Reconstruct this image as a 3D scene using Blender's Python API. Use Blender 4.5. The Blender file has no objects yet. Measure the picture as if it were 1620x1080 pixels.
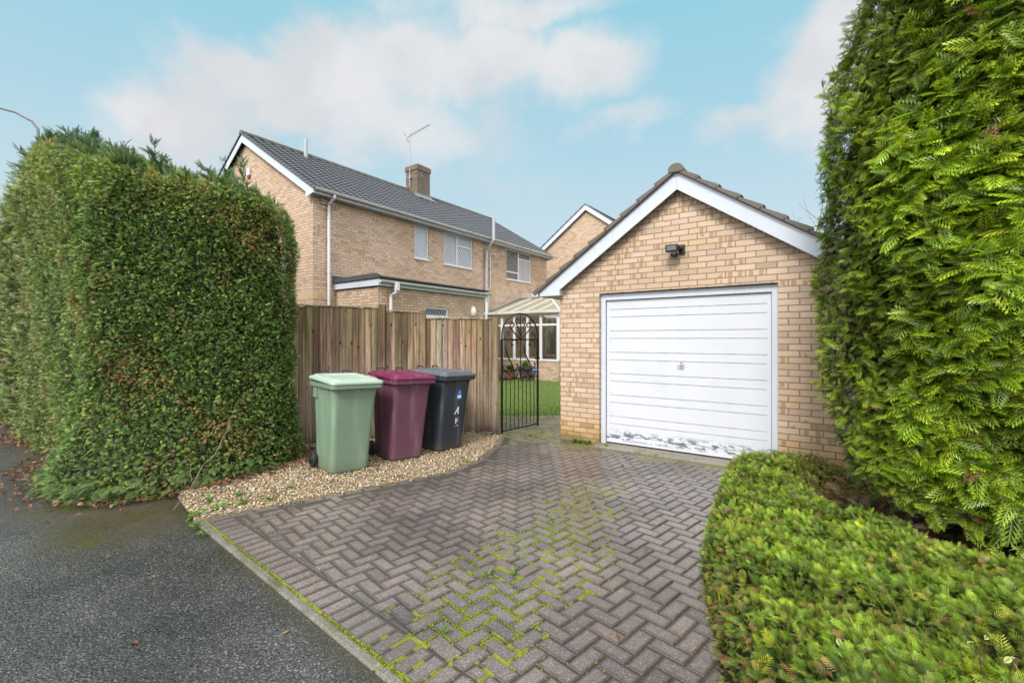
import bpy, bmesh, math, random
import numpy as np
from mathutils import Vector, Matrix
random.seed(7); RNG = np.random.default_rng(11)
S = bpy.context.scene
COL = S.collection
R = math.radians
PI = math.pi

# ------------------------------------------------------------------ object helpers
def link(name, me, parent=None):
    o = bpy.data.objects.new(name, me); COL.objects.link(o)
    if parent is not None: o.parent = parent
    return o
def tag(o, label=None, cat=None, group=None, kind=None):
    if label: o['label'] = label
    if cat: o['category'] = cat
    if group: o['group'] = group
    if kind: o['kind'] = kind
    return o
def thing(name, label, cat, loc=(0, 0, 0), rz=0.0, group=None):
    o = link(name, None); o.location = loc; o.rotation_euler = (0, 0, rz)
    o.empty_display_size = .2
    return tag(o, label, cat, group)
def box_uv(me):
    uv = me.uv_layers.new(name='uv')
    vs = np.empty(len(me.vertices) * 3, 'f'); me.vertices.foreach_get('co', vs); vs = vs.reshape(-1, 3)
    li = np.empty(len(me.loops), 'i'); me.loops.foreach_get('vertex_index', li)
    nr = np.empty(len(me.polygons) * 3, 'f'); me.polygons.foreach_get('normal', nr); nr = nr.reshape(-1, 3)
    tot = np.empty(len(me.polygons), 'i'); me.polygons.foreach_get('loop_total', tot)
    n = np.repeat(nr, tot, axis=0); p = vs[li]
    flat = np.abs(n[:, 2]) > .85
    t = np.stack([-n[:, 1], n[:, 0]], 1); l = np.linalg.norm(t, axis=1); l[l < 1e-6] = 1; t /= l[:, None]
    # keep the direction of travel stable so bonds run on
    sgn = np.where(np.abs(t[:, 0]) > np.abs(t[:, 1]), np.sign(t[:, 0]), np.sign(t[:, 1])); sgn[sgn == 0] = 1
    t *= sgn[:, None]
    u = np.where(flat, p[:, 0], (p[:, :2] * t).sum(1)); v = np.where(flat, p[:, 1], p[:, 2])
    uv.data.foreach_set('uv', np.stack([u, v], 1).astype('f').ravel())

class MB:
    def __init__(s): s.v = []; s.f = []; s.c = []
    def face(s, pts, col=None):
        i = len(s.v); s.v += [tuple(p) for p in pts]; s.f.append(tuple(range(i, i + len(pts)))); s.c.append(col)
    def box(s, x0, x1, y0, y1, z0, z1, col=None):
        i = len(s.v)
        s.v += [(x, y, z) for z in (z0, z1) for x, y in ((x0, y0), (x1, y0), (x1, y1), (x0, y1))]
        for q in ((0, 3, 2, 1), (4, 5, 6, 7), (0, 1, 5, 4), (1, 2, 6, 5), (2, 3, 7, 6), (3, 0, 4, 7)):
            s.f.append(tuple(i + k for k in q)); s.c.append(col)
        return s
    def obox(s, p, q, w, h, col=None, up=(0, 0, 1)):
        """beam from p to q, w wide sideways, h tall along up"""
        p = Vector(p); q = Vector(q); d = (q - p).normalized(); u = Vector(up); b = d.cross(u).normalized(); u = b.cross(d)
        i = len(s.v)
        for o in (p, q):
            for a, c in ((-1, -1), (1, -1), (1, 1), (-1, 1)): s.v.append(tuple(o + b * (a * w / 2) + u * (c * h / 2)))
        for f in ((3, 2, 1, 0), (4, 5, 6, 7), (0, 1, 5, 4), (1, 2, 6, 5), (2, 3, 7, 6), (3, 0, 4, 7)):
            s.f.append(tuple(i + k for k in f)); s.c.append(col)
        return s
    def prism(s, poly, d, col=None):
        """closed polygon of 3-D points pushed along vector d"""
        n = len(poly); i = len(s.v); d = Vector(d)
        s.v += [tuple(Vector(p)) for p in poly] + [tuple(Vector(p) + d) for p in poly]
        s.f.append(tuple(i + k for k in reversed(range(n)))); s.c.append(col)
        s.f.append(tuple(i + n + k for k in range(n))); s.c.append(col)
        for k in range(n):
            m = (k + 1) % n; s.f.append((i + k, i + m, i + n + m, i + n + k)); s.c.append(col)
        return s
    def tube(s, pts, r, n=8, cap=True, col=None):
        pts = [Vector(p) for p in pts]; m = len(pts); i = len(s.v)
        rs = r if isinstance(r, (list, tuple)) else [r] * m
        ref = None
        for k, p in enumerate(pts):
            d = (pts[min(k + 1, m - 1)] - pts[max(k - 1, 0)])
            d = d.normalized() if d.length > 1e-9 else Vector((0, 0, 1))
            if ref is None: ref = Vector((0, 0, 1)) if abs(d.z) < .9 else Vector((1, 0, 0))
            a = d.cross(ref).normalized(); b = a.cross(d).normalized(); ref = b
            for j in range(n):
                t = 2 * PI * j / n; s.v.append(tuple(p + (a * math.cos(t) + b * math.sin(t)) * rs[k]))
        for k in range(m - 1):
            for j in range(n):
                j2 = (j + 1) % n
                s.f.append((i + k * n + j, i + (k + 1) * n + j, i + (k + 1) * n + j2, i + k * n + j2)); s.c.append(col)
        if cap:
            s.f.append(tuple(i + j for j in range(n))); s.c.append(col)
            s.f.append(tuple(i + (m - 1) * n + j for j in reversed(range(n)))); s.c.append(col)
        return s
    def loft(s, rings, cap=True, col=None):
        n = len(rings[0]); i = len(s.v)
        for r in rings: s.v += [tuple(p) for p in r]
        for k in range(len(rings) - 1):
            for j in range(n):
                j2 = (j + 1) % n
                s.f.append((i + k * n + j, i + k * n + j2, i + (k + 1) * n + j2, i + (k + 1) * n + j)); s.c.append(col)
        if cap:
            s.f.append(tuple(i + j for j in reversed(range(n)))); s.c.append(col)
            s.f.append(tuple(i + (len(rings) - 1) * n + j for j in range(n))); s.c.append(col)
        return s
    def build(s, name, mat, parent=None, smooth=False, bevel=0, seg=2, fix=False):
        me = bpy.data.meshes.new(name); me.from_pydata(s.v, [], s.f); me.update()
        if fix:
            bm = bmesh.new(); bm.from_mesh(me); bmesh.ops.recalc_face_normals(bm, faces=bm.faces); bm.to_mesh(me); bm.free(); me.update()
        if any(c is not None for c in s.c):
            ca = me.color_attributes.new('Col', 'FLOAT_COLOR', 'CORNER'); k = 0; buf = []
            for f, c in zip(s.f, s.c):
                c = c or (.5, .5, .5); buf += [c[0], c[1], c[2], 1.0] * len(f)
            ca.data.foreach_set('color', buf)
        box_uv(me); me.materials.append(mat)
        if smooth is True: me.shade_smooth()
        o = link(name, me, parent)
        if smooth == 'auto': me.shade_auto_smooth(angle=R(40)) if hasattr(me, 'shade_auto_smooth') else None
        if bevel:
            m = o.modifiers.new('bevel', 'BEVEL'); m.width = bevel; m.segments = seg; m.limit_method = 'ANGLE'; m.angle_limit = R(40)
        return o

def np_mesh(name, V, F, mat, parent=None, col=None, smooth=False):
    """triangle soup from arrays; col is per vertex"""
    me = bpy.data.meshes.new(name); V = np.ascontiguousarray(V, 'f'); F = np.ascontiguousarray(F, 'i')
    k = F.shape[1]
    me.vertices.add(len(V)); me.vertices.foreach_set('co', V.ravel())
    me.loops.add(F.size); me.loops.foreach_set('vertex_index', F.ravel())
    me.polygons.add(len(F)); me.polygons.foreach_set('loop_start', np.arange(0, F.size, k, dtype='i'))
    me.polygons.foreach_set('loop_total', np.full(len(F), k, 'i'))
    if smooth: me.polygons.foreach_set('use_smooth', np.ones(len(F), bool))
    me.update(calc_edges=True)
    if col is not None:
        ca = me.color_attributes.new('Col', 'FLOAT_COLOR', 'POINT')
        ca.data.foreach_set('color', np.concatenate([col, np.ones((len(col), 1))], 1).astype('f').ravel())
    me.materials.append(mat)
    return link(name, me, parent)

# ------------------------------------------------------------------ material helpers
class NT:
    def __init__(s, name):
        s.m = bpy.data.materials.new(name); s.m.use_nodes = True; s.t = s.m.node_tree; s.t.nodes.clear()
        s.out = s.n('ShaderNodeOutputMaterial'); s.b = s.n('ShaderNodeBsdfPrincipled'); s.t.links.new(s.b.outputs[0], s.out.inputs[0])
    def n(s, ty, **k):
        nd = s.t.nodes.new(ty)
        for a, v in k.items(): setattr(nd, a, v)
        return nd
    def set(s, sock, v):
        if isinstance(v, bpy.types.NodeSocket): s.t.links.new(v, sock)
        elif v is not None:
            if sock.type == 'RGBA' and not hasattr(v, '__len__'): v = (v, v, v, 1)
            elif sock.type == 'RGBA' and len(v) == 3: v = (*v, 1)
            sock.default_value = v
    def m_(s, op, a, b=None, c=None, clamp=False):
        nd = s.n('ShaderNodeMath', operation=op, use_clamp=clamp)
        for i, v in enumerate((a, b, c)): s.set(nd.inputs[i], v)
        return nd.outputs[0]
    def mix(s, f, a, b, blend='MIX'):
        nd = s.n('ShaderNodeMix', data_type='RGBA', blend_type=blend)
        s.set(nd.inputs[0], f); s.set(nd.inputs[6], a); s.set(nd.inputs[7], b); return nd.outputs[2]
    def noise(s, vec, scale, detail=3, rough=.55, dist=0, out=0):
        nd = s.n('ShaderNodeTexNoise'); s.set(nd.inputs['Vector'], vec); nd.inputs['Scale'].default_value = scale
        nd.inputs['Detail'].default_value = detail; nd.inputs['Roughness'].default_value = rough; nd.inputs['Distortion'].default_value = dist
        return nd.outputs[out]
    def voro(s, vec, scale, feature='F1', out='Distance'):
        nd = s.n('ShaderNodeTexVoronoi', feature=feature); s.set(nd.inputs['Vector'], vec); nd.inputs['Scale'].default_value = scale
        return nd.outputs[out]
    def ramp(s, f, stops, interp='LINEAR'):
        nd = s.n('ShaderNodeValToRGB'); s.set(nd.inputs[0], f); cr = nd.color_ramp; cr.interpolation = interp
        while len(cr.elements) < len(stops): cr.elements.new(.5)
        for e, (p, c) in zip(cr.elements, stops):
            e.position = p; e.color = (*c, 1) if hasattr(c, '__len__') else (c, c, c, 1)
        return nd.outputs[0]
    def sstep(s, v, lo, hi):
        nd = s.n('ShaderNodeMapRange', interpolation_type='SMOOTHSTEP')
        for i, x in enumerate((v, lo, hi, 0.0, 1.0)): s.set(nd.inputs[i], x)
        return nd.outputs[0]
    def obj(s): return s.n('ShaderNodeTexCoord').outputs['Object']
    def uv(s): return s.n('ShaderNodeUVMap', uv_map='uv').outputs[0]
    def xyz(s, v):
        nd = s.n('ShaderNodeSeparateXYZ'); s.set(nd.inputs[0], v); return nd.outputs
    def comb(s, x, y, z=0.0):
        nd = s.n('ShaderNodeCombineXYZ')
        for i, v in enumerate((x, y, z)): s.set(nd.inputs[i], v)
        return nd.outputs[0]
    def vmul(s, v, k):
        nd = s.n('ShaderNodeVectorMath', operation='MULTIPLY'); s.set(nd.inputs[0], v); nd.inputs[1].default_value = k; return nd.outputs[0]
    def attr(s, name='Col'): return s.n('ShaderNodeAttribute', attribute_name=name).outputs['Color']
    def bump(s, h, strength=.3, dist=.01):
        nd = s.n('ShaderNodeBump'); s.set(nd.inputs['Height'], h); nd.inputs['Strength'].default_value = strength; nd.inputs['Distance'].default_value = dist
        s.t.links.new(nd.outputs[0], s.b.inputs['Normal']); return nd
    def fin(s, col=None, rough=None, metal=None, spec=None):
        s.set(s.b.inputs['Base Color'], col); s.set(s.b.inputs['Roughness'], rough)
        s.set(s.b.inputs['Metallic'], metal); s.set(s.b.inputs['Specular IOR Level'], spec)
        return s.m

def brick_mat(name, tint=(1.12, 1.115, 1.125), damp=True, smudge=.8):
    t = NT(name); u, v, _ = t.xyz(t.uv())
    wob = t.noise(t.uv(), 9, 2); u = t.m_('ADD', u, t.m_('MULTIPLY', t.m_('SUBTRACT', wob, .5), .004))
    v = t.m_('ADD', v, t.m_('MULTIPLY', t.m_('SUBTRACT', t.noise(t.uv(), 7.3, 2), .5), .004))
    vr = t.m_('DIVIDE', v, .075); row = t.m_('FLOOR', vr); fy = t.m_('SUBTRACT', vr, row)
    off = t.m_('MULTIPLY', t.m_('MODULO', t.m_('ADD', row, 400), 2), .5)
    uc = t.m_('ADD', t.m_('DIVIDE', u, .225), off); c = t.m_('FLOOR', uc); fx = t.m_('SUBTRACT', uc, c)
    dx = t.m_('MULTIPLY', t.m_('SUBTRACT', .5, t.m_('ABSOLUTE', t.m_('SUBTRACT', fx, .5))), .225)
    dy = t.m_('MULTIPLY', t.m_('SUBTRACT', .5, t.m_('ABSOLUTE', t.m_('SUBTRACT', fy, .5))), .075)
    d = t.m_('MINIMUM', dx, dy); brick = t.sstep(d, .0042, .0068)
    wn = t.n('ShaderNodeTexWhiteNoise', noise_dimensions='3D'); t.set(wn.inputs[0], t.comb(c, row, 3.7))
    r1 = wn.outputs['Value']; r2, r3, r4 = t.xyz(wn.outputs['Color'])
    base = t.ramp(r1, [(0, (.42, .325, .245)), (.18, (.50, .385, .285)), (.38, (.55, .43, .33)), (.55, (.46, .36, .275)), (.72, (.55, .415, .31)), (.87, (.52, .385, .25)), (1, (.42, .32, .245))])
    fine = t.noise(t.uv(), 160, 4, .65); streak = t.noise(t.vmul(t.uv(), (14, 60, 1)), 1, 3)
    base = t.mix(t.m_('MULTIPLY', fine, .5), base, t.mix(1, base, (.72, .68, .64), 'MULTIPLY'))
    base = t.mix(t.m_('MULTIPLY', t.sstep(streak, .5, .75), .35), base, (.60, .47, .35))
    # darker kiss marks left by the kiln on some of the bricks
    half = t.m_('ABSOLUTE', t.m_('SUBTRACT', t.m_('FRACT', t.m_('MULTIPLY', fx, 2)), t.m_('ADD', .38, t.m_('MULTIPLY', r4, .24))))
    patch = t.m_('SUBTRACT', 1, t.sstep(t.m_('ADD', half, t.m_('MULTIPLY', t.m_('SUBTRACT', t.noise(t.uv(), 50, 2), .5), .12)), .16, .27))
    clump = t.sstep(t.noise(t.uv(), 1.4, 2), .38, .62)
    thr = t.m_('SUBTRACT', 1.0, t.m_('MULTIPLY', clump, .38))
    on = t.m_('GREATER_THAN', r2, thr); alldark = t.m_('GREATER_THAN', r3, .965)
    sm = t.m_('MULTIPLY', t.m_('MAXIMUM', t.m_('MULTIPLY', on, patch), t.m_('MULTIPLY', alldark, .7)), smudge)
    base = t.mix(t.m_('MULTIPLY', sm, .72), base, (.20, .135, .095))
    edge = t.sstep(d, .0055, .012); base = t.mix(t.m_('MULTIPLY', t.m_('SUBTRACT', 1, edge), .28), base, (.36, .27, .2))
    mort = t.mix(t.noise(t.uv(), 40, 4), (.13, .10, .075), (.33, .265, .205))
    col = t.mix(brick, mort, base)
    big = t.noise(t.uv(), .7, 3); col = t.mix(t.sstep(big, .35, .7), t.mix(1, col, (.86, .84, .8), 'MULTIPLY'), col)
    if damp:
        g = t.m_('ADD', v, t.m_('MULTIPLY', t.m_('SUBTRACT', t.noise(t.uv(), 3, 4), .5), .35))
        w = t.m_('SUBTRACT', 1, t.sstep(g, .02, .55)); w2 = t.m_('SUBTRACT', 1, t.sstep(g, -.02, .22))
        col = t.mix(t.m_('MULTIPLY', w, .75), col, t.mix(1, col, (.92, .72, .36), 'MULTIPLY'))
        col = t.mix(t.m_('MULTIPLY', w2, .7), col, (.085, .075, .03))
    col = t.mix(1, col, tint, 'MULTIPLY')
    h = t.m_('ADD', t.m_('MULTIPLY', brick, 1), t.m_('ADD', t.m_('MULTIPLY', fine, .22), t.m_('MULTIPLY', r3, .12)))
    t.bump(h, .8, .008)
    return t.fin(col, .85, spec=.25)

def paint_mat(name, c=(.8, .8, .8), rough=.45, dirt=.15, dirtc=(.35, .33, .28), spec=.4):
    t = NT(name); o = t.obj(); n = t.noise(o, 2.2, 5, .6); n2 = t.noise(t.vmul(o, (18, 18, 2.5)), 1, 3)
    f = t.m_('MULTIPLY', t.m_('MULTIPLY', t.sstep(n, .42, .75), t.sstep(n2, .35, .7)), dirt * 3, clamp=True)
    t.bump(t.noise(o, 60, 3), .06, .004)
    return t.fin(t.mix(f, c, dirtc), rough, spec=spec)

def leaf_mat(name, trans=.25, rough=.42, gain=1.0):
    t = NT(name); c = t.attr()
    col = t.mix(1, c, (gain, gain, gain), 'MULTIPLY')
    t.fin(col, rough, spec=.35)
    tr = t.n('ShaderNodeBsdfTranslucent'); t.set(tr.inputs[0], t.mix(1, col, (1.25, 1.35, .6), 'MULTIPLY'))
    mx = t.n('ShaderNodeMixShader'); mx.inputs[0].default_value = trans
    t.t.links.new(t.b.outputs[0], mx.inputs[1]); t.t.links.new(tr.outputs[0], mx.inputs[2]); t.t.links.new(mx.outputs[0], t.out.inputs[0])
    return t.m

def tile_mat(name, a, b, moss=.2):
    t = NT(name); o = t.obj(); n = t.noise(o, 3, 4); f = t.noise(o, 40, 4, .7); sp = t.voro(o, 28)
    col = t.mix(n, a, b); col = t.mix(t.m_('MULTIPLY', f, .5), col, t.mix(1, col, (.55, .55, .55), 'MULTIPLY'))
    col = t.mix(t.m_('MULTIPLY', t.m_('SUBTRACT', 1, t.sstep(sp, .08, .2)), .25), col, (.3, .3, .26))
    mm = t.sstep(t.noise(o, 1.7, 5, .65), .62 - moss * .35, .8); col = t.mix(t.m_('MULTIPLY', mm, moss * 3, clamp=True), col, (.10, .105, .035))
    t.bump(f, .3, .005)
    return t.fin(col, .5, spec=.45)

M = {}
M['brick'] = brick_mat('buff_brick')
M['house_brick'] = brick_mat('house_buff_brick', (1.13, 1.12, 1.15), damp=False, smudge=.75)
M['chimney_brick'] = brick_mat('weathered_chimney_brick', (.37, .40, .44), damp=False)
M['white'] = paint_mat('white_gloss_paint', (.48, .53, .60), .4, .14)
M['upvc'] = paint_mat('white_upvc', (.58, .59, .61), .3, .08)
M['gutter'] = paint_mat('white_plastic_gutter', (.52, .52, .51), .35, .25, (.30, .29, .22))
M['grey_pipe'] = paint_mat('grey_plastic_pipe', (.36, .38, .40), .45, .2, (.2, .2, .2))
M['house_tile'] = tile_mat('dark_grey_roof_tile', (.062, .067, .08), (.105, .11, .125), .08)
M['garage_tile'] = tile_mat('brown_grey_roof_tile', (.085, .07, .058), (.14, .118, .10), .2)
M['ridge'] = tile_mat('mossy_ridge_tile', (.075, .066, .052), (.14, .125, .10), .4)
M['lead'] = paint_mat('lead_flashing', (.22, .24, .27), .5, .2, (.12, .12, .12))
M['felt'] = paint_mat('roofing_felt', (.055, .058, .062), .8, .2, (.1, .1, .09))
M['mortar'] = paint_mat('grey_mortar', (.23, .21, .19), .9, .3, (.1, .09, .07))
M['concrete'] = paint_mat('worn_concrete', (.22, .20, .17), .75, .4, (.08, .075, .045))
M['black_metal'] = paint_mat('black_painted_iron', (.012, .012, .014), .35, .05, (.05, .03, .02), .5)
M['black_plastic'] = paint_mat('black_plastic', (.012, .014, .02), .35, .05, (.05, .05, .05), .5)
M['rubber'] = paint_mat('black_rubber', (.014, .014, .016), .6, .2, (.08, .07, .06))
M['chrome'] = NT('worn_chrome').fin((.55, .55, .55), .25, 1.0)
M['alu'] = NT('weathered_aluminium').fin((.30, .31, .33), .45, .8)
M['red'] = NT('red_plastic').fin((.32, .04, .03), .4)
M['opal'] = NT('opal_glass').fin((.78, .74, .62), .25)
M['terracotta'] = paint_mat('terracotta', (.30, .12, .06), .8, .2, (.2, .18, .15))
M['dark_pot'] = paint_mat('dark_glazed_pot', (.05, .035, .03), .4)
M['leaf'] = leaf_mat('conifer_leaves', .24, .42, 1.36)
M['leaf_gloss'] = leaf_mat('fresh_conifer_leaves', .28, .34, 2.0)
M['grass'] = leaf_mat('grass_blades', .3, .5)
M['litter'] = leaf_mat('dead_leaves', .12, .6)
M['pebble'] = (lambda t: (t.bump(t.noise(t.obj(), 130, 3), .25, .003), t.fin(t.mix(t.m_('MULTIPLY', t.noise(t.obj(), 90, 3), .45), t.attr(), (.2, .14, .08)), .38, spec=.45))[1])(NT('wet_pebbles'))

# ---- glass
def lead_glass(name, back, lat=.11, lead=(.35, .36, .37), wv=.006, rough=.06, curtain=0.0):
    t = NT(name); u, v, _ = t.xyz(t.uv())
    a = t.m_('ADD', t.m_('DIVIDE', u, lat), t.m_('DIVIDE', v, lat * 1.55)); b = t.m_('SUBTRACT', t.m_('DIVIDE', u, lat), t.m_('DIVIDE', v, lat * 1.55))
    def ln(q): return t.m_('ABSOLUTE', t.m_('SUBTRACT', t.m_('FRACT', q), .5))
    w = .5 - wv / lat
    m = t.m_('GREATER_THAN', t.m_('MAXIMUM', ln(a), ln(b)), w)
    n = t.noise(t.uv(), 2.5, 3)
    col = t.mix(n, back, tuple(min(1, k * 1.35 + .01) for k in back))
    if curtain:
        fold = t.m_('SINE', t.m_('MULTIPLY', u, 70)); col = t.mix(t.m_('MULTIPLY', t.sstep(fold, -.4, .9), curtain), col, (.55, .56, .57))
    t.bump(t.m_('MULTIPLY', m, 1.0), .3, .003)
    return t.fin(t.mix(m, col, lead), t.m_('ADD', rough, t.m_('MULTIPLY', m, .4)), spec=.6)
M['glass_pale'] = lead_glass('leaded_glass_pale_blind', (.38, .41, .45), lead=(.10, .11, .13), wv=.0085)
M['glass_net'] = lead_glass('leaded_glass_net', (.28, .31, .35), lead=(.50, .51, .53), wv=.008)
M['glass_dark'] = lead_glass('leaded_glass_dark', (.02, .024, .03), lead=(.42, .43, .44), wv=.007)
M['glass_curtain'] = lead_glass('glass_over_curtain', (.20, .22, .24), lat=40, curtain=.8)
def clear_glass(name, a=.25):
    t = NT(name); g = t.n('ShaderNodeBsdfGlossy'); g.inputs['Roughness'].default_value = .02; g.inputs[0].default_value = (.9, .93, .95, 1)
    tr = t.n('ShaderNodeBsdfTransparent'); tr.inputs[0].default_value = (.82, .86, .85, 1)
    fr = t.n('ShaderNodeFresnel'); fr.inputs[0].default_value = 1.5
    mx = t.n('ShaderNodeMixShader'); t.set(mx.inputs[0], t.m_('ADD', fr.outputs[0], .06)); t.t.links.new(tr.outputs[0], mx.inputs[1]); t.t.links.new(g.outputs[0], mx.inputs[2])
    t.t.links.new(mx.outputs[0], t.out.inputs[0]); return t.m
M['glass'] = clear_glass('clear_glass')
M['room'] = paint_mat('dim_room_wall', (.42, .40, .34), .8)
M['blind'] = NT('greenish_back_window')
M['blind'] = (lambda t: t.fin(t.ramp(t.noise(t.vmul(t.obj(), (2.2, 2.2, .7)), 1, 3), [(.3, (.10, .11, .09)), (.5, (.30, .30, .24)), (.62, (.62, .63, .60)), (.75, (.22, .22, .17))]), .5))(M['blind'])

# ---- ground materials
KX, KY = -2.70, 3.89          # kerb passes here
KT = Vector((-.764, .646, 0)).normalized()   # along kerb, away to the left
KN = Vector((KT.y, -KT.x, 0))                # towards the house
def kw(t, v):
    x, y, _ = t.xyz(v); x = t.m_('SUBTRACT', x, KX); y = t.m_('SUBTRACT', y, KY)
    w = t.m_('ADD', t.m_('MULTIPLY', x, KN.x), t.m_('MULTIPLY', y, KN.y)); l = t.m_('ADD', t.m_('MULTIPLY', x, KT.x), t.m_('MULTIPLY', y, KT.y))
    return w, l
def asphalt():
    t = NT('wet_asphalt'); o = t.obj(); w, l = kw(t, o)
    v1 = t.voro(o, 95, out='Color'); v2 = t.voro(o, 95); r = t.xyz(v1)[0]; d = t.voro(o, 260, out='Color')
    col = t.ramp(r, [(0, (.034, .033, .033)), (.45, (.09, .088, .086)), (.75, (.14, .136, .132)), (.92, (.21, .205, .195)), (1, (.40, .38, .35))])
    col = t.mix(t.sstep(v2, .32, .7), col, (.02, .02, .021))
    col = t.mix(.25, col, t.ramp(t.xyz(d)[1], [(0, (.03, .03, .03)), (.8, (.11, .108, .105)), (1, (.4, .38, .35))]))
    big = t.noise(o, 1.1, 4); col = t.mix(t.sstep(big, .35, .7), t.mix(1, col, (.42, .43, .45), 'MULTIPLY'), t.mix(1, col, (.85, .85, .86), 'MULTIPLY'))
    # mud and moss washed out from under the hedge
    nn = t.m_('MULTIPLY', t.m_('SUBTRACT', t.noise(o, 1.6, 5, .6), .5), 1.3)
    a = t.m_('MULTIPLY', t.sstep(t.m_('ADD', w, nn), -1.35, -.45), t.sstep(t.m_('ADD', l, nn), -.35, .35))
    mud = t.mix(t.noise(o, 9, 4), (.085, .068, .035), (.035, .032, .018)); mud = t.mix(t.sstep(t.noise(o, 3.2, 4), .52, .7), mud, (.06, .065, .012))
    col = t.mix(t.m_('MULTIPLY', a, t.m_('ADD', .45, t.m_('MULTIPLY', t.noise(o, 22, 4, .7), .6)), clamp=True), col, mud)
    ed = t.m_('MULTIPLY', t.sstep(t.m_('ADD', w, t.m_('MULTIPLY', nn, .16)), -.13, -.02), .55); col = t.mix(ed, col, (.035, .034, .012))
    wet = t.sstep(t.noise(o, .8, 4, .6), .4, .6)
    t.bump(t.m_('ADD', t.m_('MULTIPLY', t.m_('SUBTRACT', 1, v2), 1.0), t.m_('MULTIPLY', t.noise(o, 18, 3), .6)), .5, .007)
    return t.fin(col, t.m_('SUBTRACT', .42, t.m_('MULTIPLY', wet, .24)), spec=.55)
M['asphalt'] = asphalt()
def moss_mask(t, o):
    x, y, _ = t.xyz(o)
    # a diagonal drift of moss where no wheel runs
    cx, cy, ang = .15, 3.25, math.atan2(2.5, 1.25); ca, sa = math.cos(ang), math.sin(ang)
    dx = t.m_('SUBTRACT', x, cx); dy = t.m_('SUBTRACT', y, cy)
    a = t.m_('ADD', t.m_('MULTIPLY', dx, ca), t.m_('MULTIPLY', dy, sa)); b = t.m_('SUBTRACT', t.m_('MULTIPLY', dy, ca), t.m_('MULTIPLY', dx, sa))
    q = t.m_('SQRT', t.m_('ADD', t.m_('POWER', t.m_('DIVIDE', a, 1.65), 2), t.m_('POWER', t.m_('DIVIDE', b, .36), 2)))
    n = t.m_('MULTIPLY', t.m_('SUBTRACT', t.noise(o, 2.3, 5, .7), .5), 3.2)
    drift = t.m_('MULTIPLY', t.m_('SUBTRACT', 1, t.sstep(t.m_('ADD', q, n), .2, 1.7)), t.sstep(t.noise(o, 9.5, 3, .65), .46, .60))
    w, l = kw(t, o); kb = t.m_('MULTIPLY', t.m_('SUBTRACT', 1, t.sstep(w, .02, .09)), t.sstep(t.noise(o, 1.3, 3), .3, .5))
    # damp strip at the garage threshold
    gx = t.m_('ADD', t.m_('MULTIPLY', t.m_('SUBTRACT', x, .754), .581), t.m_('MULTIPLY', t.m_('SUBTRACT', y, 7.085), .814))
    gd = t.m_('MULTIPLY', t.sstep(gx, -.55, -.12), t.sstep(t.noise(o, 3.1, 4), .42, .6))
    return t.m_('MAXIMUM', t.m_('MAXIMUM', drift, kb), t.m_('MULTIPLY', gd, .8)), w, gx
def paver_mat():
    t = NT('wet_block_paving'); o = t.obj(); c = t.attr(); u, v, _ = t.xyz(t.n('ShaderNodeUVMap', uv_map='edge').outputs[0])
    r = t.xyz(c)
    col = t.ramp(r[0], [(0, (.11, .098, .10)), (.25, (.185, .16, .155)), (.5, (.225, .172, .155)), (.7, (.165, .155, .16)), (.88, (.255, .20, .175)), (1, (.215, .20, .195))])
    sp = t.voro(o, 210, out='Color'); s1 = t.xyz(sp)[0]; col = t.mix(.5, col, t.ramp(s1, [(0, (.05, .044, .044)), (.5, (.16, .135, .13)), (.88, (.30, .26, .24)), (1, (.55, .51, .48))]))
    lich = t.voro(o, 34); ln = t.sstep(t.noise(o, 1.1, 3), .42, .62); wv, ll = kw(t, o)
    near = t.m_('SUBTRACT', 1, t.sstep(t.m_('ADD', wv, t.m_('MULTIPLY', ln, -.5)), .15, 1.1))
    lm = t.m_('MULTIPLY', t.m_('MULTIPLY', t.m_('SUBTRACT', 1, t.sstep(t.m_('ADD', lich, t.m_('MULTIPLY', t.noise(o, 90, 3), .22)), .22, .34)), t.sstep(t.noise(o, 6, 3), .45, .6)), t.m_('ADD', .25, near), clamp=True)
    col = t.mix(t.m_('MULTIPLY', lm, .7), col, (.34, .325, .29))
    mk, w, gx = moss_mask(t, o)
    d = t.m_('MINIMUM', u, v)
    wd = t.m_('MULTIPLY', mk, t.m_('ADD', .002, t.m_('MULTIPLY', t.noise(o, 26, 4, .65), .0085)))
    ms = t.m_('MULTIPLY', t.m_('SUBTRACT', 1, t.sstep(t.m_('SUBTRACT', d, wd), -.001, .0035)), t.sstep(mk, .08, .3))
    mossc = t.mix(t.noise(o, 120, 3), (.07, .095, .006), (.21, .235, .014))
    grime = t.m_('MULTIPLY', t.m_('SUBTRACT', 1, t.sstep(d, .002, .016)), .55); col = t.mix(grime, col, (.035, .03, .026))
    blot = t.sstep(t.noise(o, .9, 4), .35, .7); col = t.mix(blot, t.mix(1, col, (.56, .545, .535), 'MULTIPLY'), t.mix(1, col, (.98, .955, .94), 'MULTIPLY'))
    # green film near garage and gravel
    gf = t.m_('MULTIPLY', t.sstep(gx, -1.5, -.1), t.sstep(t.noise(o, 1.9, 4), .35, .65)); col = t.mix(t.m_('MULTIPLY', gf, .55), col, (.075, .06, .02))
    col = t.mix(ms, col, mossc)
    wet = t.sstep(t.noise(o, .7, 3), .38, .62)
    rg = t.m_('ADD', t.m_('SUBTRACT', .31, t.m_('MULTIPLY', wet, .19)), t.m_('MULTIPLY', ms, .4))
    t.bump(t.m_('ADD', t.m_('ADD', t.m_('MULTIPLY', s1, .5), t.m_('MULTIPLY', t.noise(o, 14, 3), .8)), t.m_('MULTIPLY', ms, t.m_('MULTIPLY', t.noise(o, 160, 2), 2.5))), .28, .004)
    return t.fin(col, rg, spec=.5)
M['paver'] = paver_mat()
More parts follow.
